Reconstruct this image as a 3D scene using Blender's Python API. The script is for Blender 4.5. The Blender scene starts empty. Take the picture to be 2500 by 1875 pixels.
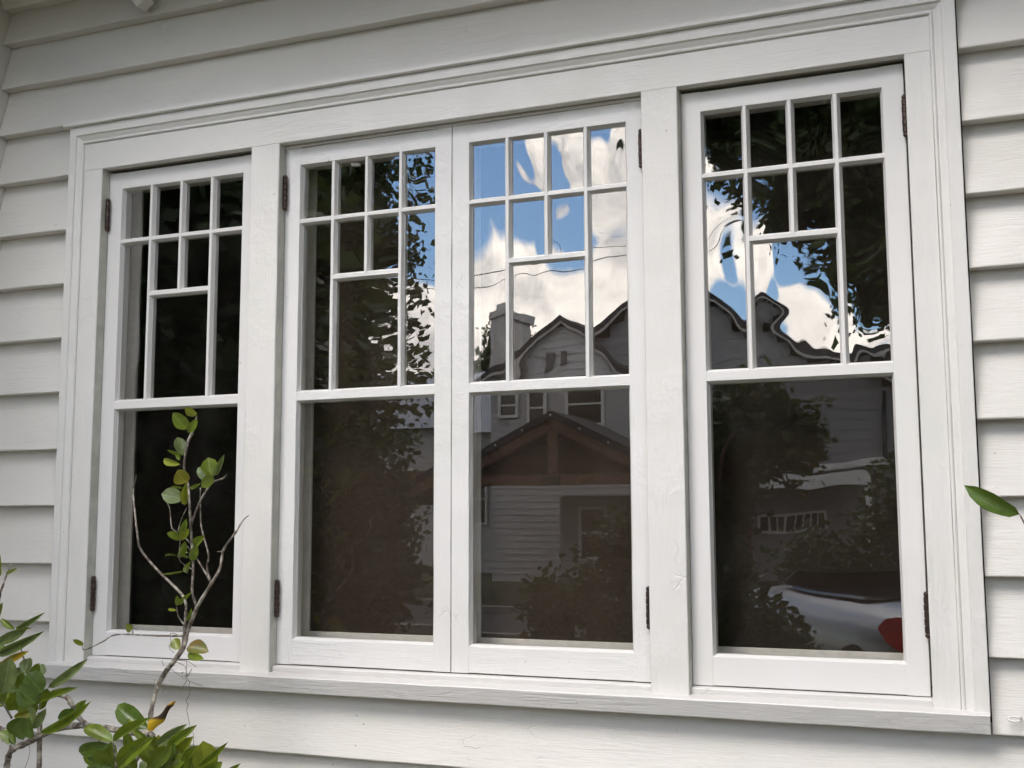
import bpy, bmesh, math, random
import numpy as np
from mathutils import Vector, Matrix, noise

random.seed(11); rng = np.random.default_rng(11)
R = math.radians
scene = bpy.context.scene
COL = scene.collection

# ------------------------------------------------------------------ camera
cam_d = bpy.data.cameras.new('camera'); cam = bpy.data.objects.new('camera', cam_d); COL.objects.link(cam)
cam.location = (2.975, -3.18, 1.6); cam.rotation_euler = (R(96.687), R(0.196), R(21.56))
cam_d.sensor_width = 36; cam_d.lens = 40.48; cam_d.clip_start = 0.05; cam_d.clip_end = 2000
scene.camera = cam

# ------------------------------------------------------------------ sky, clouds, sun, exposure
SUN_EL, SUN_AZ = 50, 202          # azimuth measured clockwise from +y: high over the street the window wall faces
world = bpy.data.worlds.new('World'); scene.world = world; world.use_nodes = True
world.cycles.sampling_method = 'MANUAL'; world.cycles.sample_map_resolution = 512
wt = world.node_tree; wn = wt.nodes; wl = wt.links; wn.clear()
def W(t, **kw):
    n = wn.new(t)
    for k, v in kw.items(): setattr(n, k, v)
    return n
def wm(op, a, b=None, c=None):
    n = W('ShaderNodeMath', operation=op)
    for i, v in enumerate((a, b, c)):
        if v is None: continue
        if isinstance(v, (int, float)): n.inputs[i].default_value = v
        else: wl.new(v, n.inputs[i])
    return n.outputs[0]
wo = W('ShaderNodeOutputWorld'); bg = W('ShaderNodeBackground'); wl.new(bg.outputs[0], wo.inputs[0])
bg.inputs[1].default_value = 0.14
sky = W('ShaderNodeTexSky', sky_type='NISHITA'); sky.sun_disc = False
sky.sun_elevation = R(SUN_EL); sky.sun_rotation = R(SUN_AZ)
sky.air_density = 1.0; sky.dust_density = 0.15; sky.ozone_density = 3.0
tcw = W('ShaderNodeTexCoord')
def wvec(op, a, b):
    n = W('ShaderNodeVectorMath', operation=op)
    for i, v in enumerate((a, b)):
        if v is None: continue
        if isinstance(v, tuple): n.inputs[i].default_value = v
        else: wl.new(v, n.inputs[i])
    return n
def wnoise(vec, scale, detail, rough, dist=0.0):
    n = W('ShaderNodeTexNoise'); n.inputs['Scale'].default_value = scale; n.inputs['Detail'].default_value = detail
    n.inputs['Roughness'].default_value = rough; n.inputs['Distortion'].default_value = dist; wl.new(vec, n.inputs['Vector']); return n.outputs['Fac']
dirv = tcw.outputs['Generated']
st = wvec('MULTIPLY', dirv, (1.0, 1.0, 1.5)).outputs[0]
n1 = wnoise(st, 5.5, 10, 0.60, 0.25)
st2 = wvec('ADD', st, (0.014, 0.0, 0.035)).outputs[0]
n2 = wnoise(st2, 5.5, 8, 0.60, 0.25)
def blob(c, r):
    d = wvec('DISTANCE', dirv, c).outputs['Value']
    return wm('MAXIMUM', wm('SUBTRACT', 1.0, wm('DIVIDE', d, r)), 0.0)
def union(L):
    v = blob(*L[0])
    for q in L[1:]: v = wm('MAXIMUM', v, blob(*q))
    return v
# where the day's cumulus and its blue gaps stand (compass directions of the sky over the street)
pos = union([((-.332,-.924,.185), .11), ((-.27,-.916,.30), .07), ((-.282,-.937,.20), .075), ((-.30,-.90,.315), .05), ((-.385,-.90,.205), .05),
             ((-.195,-.956,.225), .06), ((-.118,-.979,.172), .055), ((-.055,-.988,.150), .06), ((-.44,-.887,.16), .06)])
neg = union([((-.385,-.875,.305), .07), ((-.345,-.905,.262), .045), ((-.312,-.921,.236), .035), ((-.42,-.874,.25), .07),
             ((-.115,-.968,.225), .055), ((-.168,-.97,.172), .04), ((-.26,-.905,.335), .04), ((-.07,-.984,.185), .05)])
dens = wm('SUBTRACT', wm('ADD', wm('ADD', n1, wm('MULTIPLY', wm('SUBTRACT', wnoise(st, 19.0, 8, 0.62, 0.3), 0.5), 0.22)), wm('MULTIPLY', pos, 0.38)), wm('MULTIPLY', neg, 0.62))
cm = W('ShaderNodeMapRange', interpolation_type='SMOOTHSTEP'); cm.inputs[1].default_value = 0.42; cm.inputs[2].default_value = 0.60
wl.new(dens, cm.inputs[0])
lit = W('ShaderNodeMapRange'); lit.inputs[1].default_value = -0.10; lit.inputs[2].default_value = 0.045
wl.new(wm('SUBTRACT', n1, n2), lit.inputs[0])
n3 = wnoise(st, 19.0, 8, 0.62, 0.3)
puff = W('ShaderNodeMapRange'); puff.inputs[1].default_value = 0.36; puff.inputs[2].default_value = 0.60; wl.new(n3, puff.inputs[0])
cc = W('ShaderNodeMix', data_type='RGBA'); wl.new(wm('ADD', wm('MULTIPLY', lit.outputs[0], 0.62), wm('MULTIPLY', puff.outputs[0], 0.38)), cc.inputs[0])
CL = 21.0
cc.inputs[6].default_value = (0.34*CL, 0.335*CL, 0.35*CL, 1); cc.inputs[7].default_value = (1.0*CL, 0.935*CL, 0.86*CL, 1)
mxw = W('ShaderNodeMix', data_type='RGBA'); wl.new(cm.outputs[0], mxw.inputs[0]); hs = W('ShaderNodeHueSaturation'); hs.inputs['Saturation'].default_value = 1.10; hs.inputs['Value'].default_value = 1.3; wl.new(sky.outputs[0], hs.inputs['Color']); wl.new(hs.outputs[0], mxw.inputs[6]); wl.new(cc.outputs[2], mxw.inputs[7])
wl.new(mxw.outputs[2], bg.inputs[0])

sun_d = bpy.data.lights.new('sun', 'SUN'); sun_o = bpy.data.objects.new('sun', sun_d); COL.objects.link(sun_o)
sun_d.energy = 0.9; sun_d.angle = R(26); sun_d.color = (1.0, 0.93, 0.85)
az = R(SUN_AZ); el = R(SUN_EL)
sv = Vector((math.sin(az)*math.cos(el), math.cos(az)*math.cos(el), math.sin(el)))
sun_o.rotation_euler = sv.to_track_quat('Z', 'Y').to_euler()
scene.view_settings.view_transform = 'Standard'; scene.view_settings.look = 'None'
scene.view_settings.exposure = 1.30; scene.view_settings.gamma = 1.0
scene.render.engine = 'CYCLES'
scene.cycles.max_bounces = 8; scene.cycles.transparent_max_bounces = 16; scene.cycles.glossy_bounces = 5; scene.cycles.diffuse_bounces = 3
scene.cycles.caustics_reflective = False; scene.cycles.caustics_refractive = False
scene.cycles.use_denoising = True; scene.cycles.use_adaptive_sampling = True; scene.cycles.adaptive_threshold = 0.02

# ------------------------------------------------------------------ helpers: objects
def tag(o, label=None, cat=None, group=None, kind=None):
    if label: o['label'] = label
    if cat: o['category'] = cat
    if group: o['group'] = group
    if kind: o['kind'] = kind
    return o
def empty(name, loc=(0, 0, 0), label=None, cat=None, group=None, kind=None, parent=None):
    o = bpy.data.objects.new(name, None); COL.objects.link(o); o.location = loc; o.parent = parent
    return tag(o, label, cat, group, kind)
def link(name, me, mat, parent=None, loc=None, smooth=False):
    if mat is not None and len(me.materials) == 0: me.materials.append(mat)
    o = bpy.data.objects.new(name, me); COL.objects.link(o)
    if loc is not None: o.location = loc
    if parent is not None:
        o.parent = parent
        if loc is None: o.location = -Vector(parent_world(parent))
    if smooth:
        me.shade_smooth()
    return o
def parent_world(p):
    v = Vector((0, 0, 0))
    while p is not None: v = v + Vector(p.location); p = p.parent
    return v
def mesh(name, verts, faces):
    me = bpy.data.meshes.new(name); me.from_pydata([tuple(v) for v in verts], [], faces); me.update()
    bm = bmesh.new(); bm.from_mesh(me); bmesh.ops.recalc_face_normals(bm, faces=bm.faces); bm.to_mesh(me); bm.free()
    return me
def wob(t, s, amp):
    return amp*(noise.noise(Vector((t*9.0, s*7.31, 3.7)))+0.5*noise.noise(Vector((t*31.0, s*5.17, 9.1))))
def extrude(name, prof, a0, a1, axis, step=0.12, amp=0.0, seed=0.0):
    """prof: closed list of (u, y); axis 'x': u is z; axis 'z': u is x. a0/a1: numbers or functions of u (mitres)."""
    f0 = a0 if callable(a0) else (lambda u: a0)
    f1 = a1 if callable(a1) else (lambda u: a1)
    L = abs(f1(prof[0][0])-f0(prof[0][0])); n = max(1, int(L/step)) if amp else 1
    vs = []; k = len(prof)
    for i in range(n+1):
        t = i/n
        for j, (u, y) in enumerate(prof):
            a = f0(u)*(1-t)+f1(u)*t
            du = wob(a, seed+j*0.9, amp); dy = wob(a, seed+j*0.9+50, amp*0.7)
            vs.append((a, y+dy, u+du) if axis == 'x' else ((u+du, y+dy, a) if axis == 'z' else (u+du, a, y+dy)))
    fs = []
    for i in range(n):
        for j in range(k):
            j2 = (j+1) % k
            fs.append((i*k+j, i*k+j2, (i+1)*k+j2, (i+1)*k+j))
    fs.append(tuple(range(k))); fs.append(tuple(n*k+j for j in range(k)))
    return mesh(name, vs, fs)
class MB:
    """collects boxes, prisms and tubes into one mesh"""
    def __init__(s): s.v = []; s.f = []
    def add(s, vs, fs):
        o = len(s.v); s.v += [tuple(v) for v in vs]; s.f += [tuple(i+o for i in f) for f in fs]; return s
    def box(s, x0, x1, y0, y1, z0, z1, b=0.0):
        if b <= 0:
            vs = [(x, y, z) for x in (x0, x1) for y in (y0, y1) for z in (z0, z1)]
            return s.add(vs, [(0,1,3,2), (4,6,7,5), (0,4,5,1), (2,3,7,6), (0,2,6,4), (1,5,7,3)])
        bm = bmesh.new(); bmesh.ops.create_cube(bm, size=1.0)
        for v in bm.verts: v.co = Vector((x0+(v.co.x+.5)*(x1-x0), y0+(v.co.y+.5)*(y1-y0), z0+(v.co.z+.5)*(z1-z0)))
        bmesh.ops.bevel(bm, geom=bm.edges[:], offset=b, segments=2, affect='EDGES', profile=0.6)
        bm.verts.index_update(); s.add([v.co[:] for v in bm.verts], [[v.index for v in f.verts] for f in bm.faces]); bm.free(); return s
    def tube(s, pts, rad, seg=7, cap=True):
        pts = [Vector(p) for p in pts]; n = len(pts); rings = []
        up = Vector((0.13, 0.97, 0.2))
        for i, p in enumerate(pts):
            t = (pts[min(i+1, n-1)]-pts[max(i-1, 0)]).normalized()
            a = t.cross(up)
            if a.length < 1e-4: a = t.cross(Vector((1, 0, 0)))
            a.normalize(); b = t.cross(a); r = rad[i] if hasattr(rad, '__len__') else rad
            rings.append([p+(a*math.cos(q*2*math.pi/seg)+b*math.sin(q*2*math.pi/seg))*r for q in range(seg)])
        vs = [v for rg in rings for v in rg]; fs = []
        for i in range(n-1):
            for q in range(seg): fs.append((i*seg+q, i*seg+(q+1) % seg, (i+1)*seg+(q+1) % seg, (i+1)*seg+q))
        if cap: fs.append(tuple(range(seg))); fs.append(tuple((n-1)*seg+q for q in range(seg)))
        return s.add(vs, fs)
    def ball(s, c, r, sx=1, sy=1, sz=1, n=8):
        vs = [(c[0], c[1], c[2]-r*sz)]; fs = []; m = n//2
        for i in range(1, m):
            for j in range(n):
                a = math.pi*i/m; q = 2*math.pi*j/n
                vs.append((c[0]+r*sx*math.sin(a)*math.cos(q), c[1]+r*sy*math.sin(a)*math.sin(q), c[2]-r*sz*math.cos(a)))
        vs.append((c[0], c[1], c[2]+r*sz)); top = len(vs)-1
        for j in range(n):
            fs.append((0, 1+(j+1) % n, 1+j)); fs.append((top, 1+(m-2)*n+j, 1+(m-2)*n+(j+1) % n))
            for i in range(m-2): fs.append((1+i*n+j, 1+i*n+(j+1) % n, 1+(i+1)*n+(j+1) % n, 1+(i+1)*n+j))
        return s.add(vs, fs)
    def poly(s, pts, y0, y1):
        n = len(pts); vs = [(x, y0, z) for x, z in pts]+[(x, y1, z) for x, z in pts]
        return s.add(vs, [tuple(range(n)), tuple(range(n, 2*n))]+[(i, (i+1) % n, n+(i+1) % n, n+i) for i in range(n)])
    def build(s, name, mat, parent=None, smooth=False):
        return link(name, mesh(name, s.v, s.f), mat, parent, None, smooth)
def smooth_path(P, sub=4):
    """Catmull-Rom through (x, y, z, r) points"""
    P = [np.array(p, float) for p in P]; Q = [2*P[0]-P[1]]+P+[2*P[-1]-P[-2]]; out = []
    for i in range(1, len(Q)-2):
        for k in range(sub):
            t = k/sub; a, b, c, d = Q[i-1], Q[i], Q[i+1], Q[i+2]
            out.append(0.5*((2*b)+(-a+c)*t+(2*a-5*b+4*c-d)*t*t+(-a+3*b-3*c+d)*t**3))
    out.append(P[-1]); return out

# ------------------------------------------------------------------ helpers: materials
class NT:
    def __init__(s, name):
        s.m = bpy.data.materials.new(name); s.m.use_nodes = True; s.n = s.m.node_tree.nodes; s.l = s.m.node_tree.links
        s.bsdf = s.n['Principled BSDF']; s.out = s.n['Material Output']
        s.pos = s.n.new('ShaderNodeNewGeometry').outputs['Position']; s.obj = s.n.new('ShaderNodeTexCoord').outputs['Object']
    def set(s, n, i, v):
        if hasattr(v, 'is_linked') or hasattr(v, 'links'): s.l.new(v, n.inputs[i])
        else: n.inputs[i].default_value = v
    def map(s, vec, scale, loc=(0, 0, 0)):
        m = s.n.new('ShaderNodeMapping'); s.l.new(vec, m.inputs[0]); m.inputs['Scale'].default_value = scale; m.inputs['Location'].default_value = loc; return m.outputs[0]
    def noise(s, vec, scale, detail=4, rough=0.5, dist=0.0, out='Fac'):
        t = s.n.new('ShaderNodeTexNoise'); s.l.new(vec, t.inputs['Vector']); t.inputs['Scale'].default_value = scale
        t.inputs['Detail'].default_value = detail; t.inputs['Roughness'].default_value = rough; t.inputs['Distortion'].default_value = dist; return t.outputs[out]
    def voro(s, vec, scale, feat='F1', out='Distance', rand=1.0):
        t = s.n.new('ShaderNodeTexVoronoi'); t.feature = feat; s.l.new(vec, t.inputs['Vector']); t.inputs['Scale'].default_value = scale
        t.inputs['Randomness'].default_value = rand; return t.outputs[out]
    def ramp(s, v, a, b, lo=0.0, hi=1.0):
        r = s.n.new('ShaderNodeMapRange'); r.interpolation_type = 'SMOOTHSTEP'; s.l.new(v, r.inputs[0])
        for i, q in ((1, a), (2, b), (3, lo), (4, hi)): r.inputs[i].default_value = q
        return r.outputs[0]
    def math(s, op, a, b=None):
        n = s.n.new('ShaderNodeMath'); n.operation = op; s.set(n, 0, a)
        if b is not None: s.set(n, 1, b)
        return n.outputs[0]
    def mix(s, f, a, b):
        n = s.n.new('ShaderNodeMix'); n.data_type = 'RGBA'; s.set(n, 0, f)
        s.set(n, 6, a if not isinstance(a, tuple) else (*a, 1)); s.set(n, 7, b if not isinstance(b, tuple) else (*b, 1)); return n.outputs[2]
    def bump(s, h, dist, strength=1.0, prev=None):
        b = s.n.new('ShaderNodeBump'); s.l.new(h, b.inputs['Height']); b.inputs['Distance'].default_value = dist; b.inputs['Strength'].default_value = strength
        if prev is not None: s.l.new(prev, b.inputs['Normal'])
        return b.outputs[0]
    def fin(s, color=None, rough=0.5, normal=None, metal=0.0, spec=None):
        if color is not None: s.set(s.bsdf, 'Base Color', color if not isinstance(color, tuple) else (*color, 1))
        s.set(s.bsdf, 'Roughness', rough); s.set(s.bsdf, 'Metallic', metal)
        if normal is not None: s.l.new(normal, s.bsdf.inputs['Normal'])
        if spec is not None: s.bsdf.inputs['Specular IOR Level'].default_value = spec
        return s.m

def paint(name, base, axis, grain=1.0, lump=1.0, crack=0.0, rough=0.42, board=False):
    """old brush-painted wood: grain stretched along the board, lumps, hairline cracks, a little grime"""
    t = NT(name)
    S = {'x': (1.0, 9.0, 14.0), 'z': (14.0, 9.0, 1.0), 'y': (14.0, 1.0, 14.0)}[axis]
    v = t.map(t.pos, S)
    g1 = t.noise(v, 3.2, 4, 0.62, 1.4); g2 = t.noise(v, 16.0, 2, 0.6)
    lump_n = t.noise(t.pos, 38, 3, 0.55)
    mask = t.ramp(t.noise(t.pos, 2.3, 2, 0.5), 0.42, 0.68)
    b = t.bump(t.math('MULTIPLY', g1, mask), 0.0040*grain)
    b = t.bump(g2, 0.0012*(grain if not board else 0.7), 1.0, b)
    b = t.bump(t.math('MULTIPLY', lump_n, t.ramp(t.noise(t.pos, 5.5, 1), 0.42, 0.65, 0.15, 1.0)), 0.0026*lump, 1.0, b)
    big = t.noise(t.pos, 1.7, 4, 0.6); hue = t.noise(t.pos, 2.9, 3, 0.5)
    c = t.mix(t.ramp(big, 0.3, 0.7), tuple(q*0.95 for q in base), base)
    c = t.mix(t.math('MULTIPLY', t.ramp(hue, 0.45, 0.75), 0.35), c, (base[0]*0.93, base[1]*0.955, base[2]*0.90))
    oi = t.n.new('ShaderNodeObjectInfo'); tone = t.ramp(oi.outputs['Random'], 0.0, 1.0, 0.0, 0.10 if board else 0.04)
    c = t.mix(tone, c, (0.42, 0.39, 0.34))
    streak = t.ramp(t.noise(t.map(t.pos, {'x': (1.5, 6, 20), 'z': (20, 6, 1.5), 'y': (20, 1.5, 20)}[axis]), 2.6, 5, 0.65), 0.56, 0.80)
    c = t.mix(t.math('MULTIPLY', streak, 0.22 if board else 0.10), c, (0.40, 0.37, 0.31))
    # specks: fly spots and nail heads
    sp = t.ramp(t.voro(t.pos, 16.0), 0.035, 0.055, 1.0, 0.0)
    spm = t.ramp(t.noise(t.pos, 3.1, 1), 0.56, 0.60)
    c = t.mix(t.math('MULTIPLY', t.math('MULTIPLY', sp, spm), 0.55), c, (0.12, 0.09, 0.06))
    if crack > 0:
        cv = t.map(t.pos, {'x': (0.5, 1, 1.0), 'z': (1.0, 1, 0.6), 'y': (1, 1, 1)}[axis])
        jit = t.n.new('ShaderNodeVectorMath'); jit.operation = 'ADD'; t.l.new(cv, jit.inputs[0])
        nz = t.n.new('ShaderNodeTexNoise'); nz.inputs['Scale'].default_value = 14; nz.inputs['Detail'].default_value = 3; t.l.new(t.pos, nz.inputs['Vector'])
        sc_ = t.n.new('ShaderNodeVectorMath'); sc_.operation = 'SCALE'; t.l.new(nz.outputs['Color'], sc_.inputs[0]); sc_.inputs['Scale'].default_value = 0.06
        t.l.new(sc_.outputs[0], jit.inputs[1])
        e = t.voro(jit.outputs[0], 20.0, 'DISTANCE_TO_EDGE')
        line = t.ramp(e, 0.012, 0.04, 1.0, 0.0)
        cmk = t.ramp(t.noise(t.pos, 3.7, 3, 0.6), 0.63, 0.69)
        lm = t.math('MULTIPLY', line, cmk)
        b = t.bump(lm, -0.0022*crack, 1.0, b)
        c = t.mix(t.math('MULTIPLY', lm, 0.30*crack), c, (0.36, 0.33, 0.29))
    r = t.ramp(t.noise(t.pos, 9, 3), 0.3, 0.7, rough-0.06, rough+0.12)
    return t.fin(c, r, b)
TRIM = (0.715, 0.690, 0.655); SID = (0.68, 0.650, 0.605)
M = {}
M['trim_h'] = paint('trim_paint_along', TRIM, 'x', 0.6, 0.45, 0.5)
M['trim_v'] = paint('trim_paint_upright', TRIM, 'z', 0.75, 0.95, 0.35)
M['sill'] = paint('sill_paint', (0.61, 0.588, 0.565), 'x', 0.9, 1.1, 1.1)
M['new_h'] = paint('sash_paint_along', (0.72, 0.698, 0.676), 'x', 0.22, 0.18, 0, 0.36)
M['new_v'] = paint('sash_paint_upright', (0.72, 0.698, 0.676), 'z', 0.22, 0.18, 0, 0.36)
M['old_h'] = paint('old_sash_paint_along', (0.72, 0.70, 0.68), 'x', 0.6, 1.1, 0.6, 0.34)
M['old_v'] = paint('old_sash_paint_upright', (0.72, 0.70, 0.68), 'z', 0.7, 1.1, 0.35, 0.34)
M['siding'] = paint('siding_paint', SID, 'x', 0.75, 0.7, 0.5, 0.5, True)
M['soffit'] = paint('soffit_paint', (0.70, 0.68, 0.63), 'x', 0.5, 0.5, 0, 0.6)
def simple(name, col, rough=0.6, var=0.15, scale=6, bumpd=0.0, metal=0.0, bscale=None):
    t = NT(name); n = t.noise(t.pos, scale, 5, 0.6)
    c = t.mix(t.ramp(n, 0.3, 0.7), tuple(q*(1-var) for q in col), tuple(min(1, q*(1+var)) for q in col))
    b = t.bump(t.noise(t.pos, bscale or scale*6, 4, 0.6), bumpd) if bumpd else None
    return t.fin(c, rough, b, metal)
M['bronze'] = simple('hinge_bronze', (0.055, 0.035, 0.028), 0.38, 0.6, 90, 0.0008, 0.6)
M['screen_frame'] = simple('screen_frame_paint', (0.60, 0.58, 0.54), 0.55, 0.08, 30, 0.0010)
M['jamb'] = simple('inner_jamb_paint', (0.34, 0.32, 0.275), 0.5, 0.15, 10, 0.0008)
M['reveal'] = simple('old_grey_shaded_jamb_paint', (0.47, 0.465, 0.415), 0.55, 0.14, 14, 0.0010)  # older grey-green jamb paint; shade on the reveals is put into this colour
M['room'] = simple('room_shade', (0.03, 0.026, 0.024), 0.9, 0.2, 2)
def screen_mat(name, k, through):   # dark woven wire, partly see-through
    t = NT(name)
    wv = t.n.new('ShaderNodeTexWave'); wv.bands_direction = 'Z'; t.l.new(t.pos, wv.inputs['Vector']); wv.inputs['Scale'].default_value = 95; wv.inputs['Distortion'].default_value = 0.6; wv.inputs['Detail'].default_value = 1
    c = t.mix(wv.outputs['Fac'], (0.006*k, 0.0042*k, 0.0034*k), (0.020*k, 0.0140*k, 0.0105*k)); t.fin(c, 0.75, spec=0.15)
    tr = t.n.new('ShaderNodeBsdfTransparent'); mx = t.n.new('ShaderNodeMixShader'); mx.inputs[0].default_value = through
    t.l.new(t.bsdf.outputs[0], mx.inputs[1]); t.l.new(tr.outputs[0], mx.inputs[2]); t.l.new(mx.outputs[0], t.out.inputs[0]); return t.m
M['screen'] = [screen_mat('insect_screen_black', 0.4, 0.5), screen_mat('insect_screen_brown', 3.4, 0.2), screen_mat('insect_screen_brown_worn', 3.4, 0.2), screen_mat('insect_screen_dark', 1.8, 0.3)]
def glass(name, amp, scale, f0=0.108, dust=0.5, ripple=0.0):
    """drawn window glass: each face reflects by Schlick, slightly wavy, a film of dust and specks"""
    t = NT(name); oi = t.n.new('ShaderNodeObjectInfo')
    nz = t.n.new('ShaderNodeTexNoise'); nz.noise_dimensions = '4D'; t.l.new(t.map(t.pos, (1.0, 1.0, 0.62)), nz.inputs['Vector']); t.l.new(t.math('MULTIPLY', oi.outputs['Random'], 40.0), nz.inputs['W'])
    nz.inputs['Scale'].default_value = scale; nz.inputs['Detail'].default_value = 1.2; nz.inputs['Roughness'].default_value = 0.35; nz.inputs['Distortion'].default_value = 0.5
    b = t.bump(nz.outputs['Fac'], amp)
    if ripple:
        b = t.bump(t.noise(t.map(t.pos, (1, 1, 0.35)), scale*2.2, 0.3, 0.3, 0.8), ripple, 1.0, b)
    geo = t.n.new('ShaderNodeNewGeometry'); dp = t.n.new('ShaderNodeVectorMath'); dp.operation = 'DOT_PRODUCT'
    t.l.new(geo.outputs['Incoming'], dp.inputs[0]); t.l.new(geo.outputs['Normal'], dp.inputs[1])
    ct = t.math('ABSOLUTE', dp.outputs['Value'])
    fr = t.math('ADD', f0, t.math('MULTIPLY', t.math('POWER', t.math('SUBTRACT', 1.0, ct), 5.0), 1-f0))
    tr = t.n.new('ShaderNodeBsdfTransparent'); tr.inputs[0].default_value = (0.965, 0.958, 0.94, 1)
    gl = t.n.new('ShaderNodeBsdfGlossy'); gl.inputs['Roughness'].default_value = 0.0; t.l.new(b, gl.inputs['Normal'])
    m1 = t.n.new('ShaderNodeMixShader'); t.l.new(fr, m1.inputs[0]); t.l.new(tr.outputs[0], m1.inputs[1]); t.l.new(gl.outputs[0], m1.inputs[2])
    df = t.n.new('ShaderNodeBsdfDiffuse'); df.inputs[0].default_value = (0.55, 0.53, 0.48, 1)
    film = t.math('MULTIPLY', t.ramp(t.noise(t.map(t.pos, (1, 1, 0.4)), 7, 5, 0.65), 0.45, 0.8), 0.010*dust)
    sp = t.math('MULTIPLY', t.ramp(t.voro(t.pos, 24.0), 0.022, 0.04, 1.0, 0.0), t.ramp(t.noise(t.pos, 4.3, 1), 0.55, 0.6))
    m2 = t.n.new('ShaderNodeMixShader'); t.l.new(t.math('MAXIMUM', film, t.math('MULTIPLY', sp, 0.30*dust)), m2.inputs[0])
    t.l.new(m1.outputs[0], m2.inputs[1]); t.l.new(df.outputs[0], m2.inputs[2]); t.l.new(m2.outputs[0], t.out.inputs[0])
    t.n.remove(t.bsdf); return t.m
M['glass_wavy'] = glass('old_wavy_glass', 0.0052, 4.6, ripple=0.00025)
M['glass_soft'] = glass('old_glass', 0.0024, 4.2, ripple=0.0001)
M['glass_flat'] = glass('plate_glass', 0.00030, 2.5, f0=0.06, dust=0.9)
M['glass_low'] = glass('old_lower_glass', 0.0009, 4.0, f0=0.06, dust=0.9, ripple=0.00012)
def leafmat(name, col, trans, rough=0.35, spot=None, back=None):
    t = NT(name); oi = t.n.new('ShaderNodeObjectInfo')
    n = t.noise(t.pos, 28, 4, 0.6); c = t.mix(t.ramp(n, 0.3, 0.75), tuple(q*0.72 for q in col), tuple(q*1.22 for q in col))
    if spot is not None: c = t.mix(t.ramp(t.noise(t.pos, 11, 3, 0.6), 0.52, 0.62), c, spot)
    uv = t.n.new('ShaderNodeTexCoord').outputs['Generated']; sep = t.n.new('ShaderNodeSeparateXYZ'); t.l.new(uv, sep.inputs[0])
    rib = t.ramp(t.math('ABSOLUTE', t.math('SUBTRACT', sep.outputs[1], 0.5)), 0.008, 0.03, 1.0, 0.0)
    c = t.mix(t.math('MULTIPLY', rib, 0.55), c, tuple(min(1, q*1.9+0.03) for q in col))
    b = t.bump(t.noise(t.pos, 90, 3), 0.0008)
    t.fin(c, rough, b)
    tl = t.n.new('ShaderNodeBsdfTranslucent'); t.l.new(t.mix(0.5, c, trans), tl.inputs[0])
    mx = t.n.new('ShaderNodeMixShader'); mx.inputs[0].default_value = 0.28
    t.l.new(t.bsdf.outputs[0], mx.inputs[1]); t.l.new(tl.outputs[0], mx.inputs[2]); t.l.new(mx.outputs[0], t.out.inputs[0]); return t.m
LEAF = {'g': leafmat('leaf_green', (0.140, 0.190, 0.020), (0.20, 0.30, 0.02), 0.28),
        'd': leafmat('leaf_dark_green', (0.085, 0.135, 0.025), (0.14, 0.24, 0.02), 0.26),
        'p': leafmat('leaf_pale_gloss', (0.155, 0.20, 0.070), (0.14, 0.20, 0.04), 0.24),
        'y': leafmat('leaf_yellow_green', (0.215, 0.245, 0.022), (0.30, 0.36, 0.03)),
        'Y': leafmat('leaf_yellowing', (0.22, 0.22, 0.025), (0.40, 0.30, 0.02), 0.35, (0.42, 0.26, 0.02)),
        'o': leafmat('leaf_olive', (0.15, 0.16, 0.03), (0.2, 0.2, 0.02), 0.4, (0.20, 0.13, 0.03))}
t = NT('twig_bark'); n = t.noise(t.pos, 75, 5, 0.7); lic = t.ramp(t.noise(t.pos, 46, 4, 0.65), 0.44, 0.62)
c = t.mix(t.ramp(n, 0.3, 0.7), (0.060, 0.045, 0.036), (0.17, 0.135, 0.11)); c = t.mix(lic, c, (0.37, 0.34, 0.28))
M['bark'] = t.fin(c, 0.85, t.bump(n, 0.002))
M['trunk'] = simple('tree_bark', (0.10, 0.08, 0.065), 0.9, 0.4, 9, 0.02)
M['trunk_smooth'] = simple('smooth_reddish_bark', (0.20, 0.13, 0.10), 0.8, 0.3, 5, 0.004)
def foliage(name, a, b, sc=1.2):
    t = NT(name); c = t.mix(t.ramp(t.noise(t.pos, sc, 3), 0.35, 0.65), a, b); t.fin(c, 0.5)
    tl = t.n.new('ShaderNodeBsdfTranslucent'); t.l.new(c, tl.inputs[0]); mx = t.n.new('ShaderNodeMixShader'); mx.inputs[0].default_value = 0.3
    t.l.new(t.bsdf.outputs[0], mx.inputs[1]); t.l.new(tl.outputs[0], mx.inputs[2]); t.l.new(mx.outputs[0], t.out.inputs[0]); return t.m
M['oak_leaf'] = foliage('oak_foliage', (0.035, 0.060, 0.014), (0.070, 0.105, 0.022))
M['shrub_leaf'] = foliage('shrub_foliage', (0.050, 0.080, 0.018), (0.10, 0.13, 0.03), 3)
M['far_leaf'] = foliage('far_foliage', (0.045, 0.075, 0.02), (0.08, 0.11, 0.03))
# ------------------------------------------------------------------ ground, road
def sheet(name, x0, x1, y0, y1, z, mat):
    return tag(link(name, mesh(name, [(x0, y0, z), (x1, y0, z), (x1, y1, z), (x0, y1, z)], [(0, 1, 2, 3)]), mat), kind='structure')
t = NT('lawn'); n = t.noise(t.pos, 1.3, 5, 0.6); c = t.mix(t.ramp(n, 0.35, 0.65), (0.045, 0.065, 0.018), (0.085, 0.085, 0.035)); M['lawn'] = t.fin(c, 0.9, t.bump(t.noise(t.pos, 60, 3), 0.03))
M['asphalt'] = simple('asphalt', (0.055, 0.053, 0.052), 0.9, 0.2, 3, 0.004, 0, 90)
M['concrete'] = simple('driveway_concrete', (0.28, 0.26, 0.23), 0.85, 0.15, 1.5, 0.003, 0, 60)
M['flag'] = simple('bounce_path_flagstone', (0.20, 0.18, 0.15), 0.85, 0.2, 1.5, 0.003, 0, 60)
sheet('ground', -400, 400, -400, 400, 0.0, M['lawn'])
sheet('road', -200, 200, -15.2, -11.0, 0.004, M['asphalt'])
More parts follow.
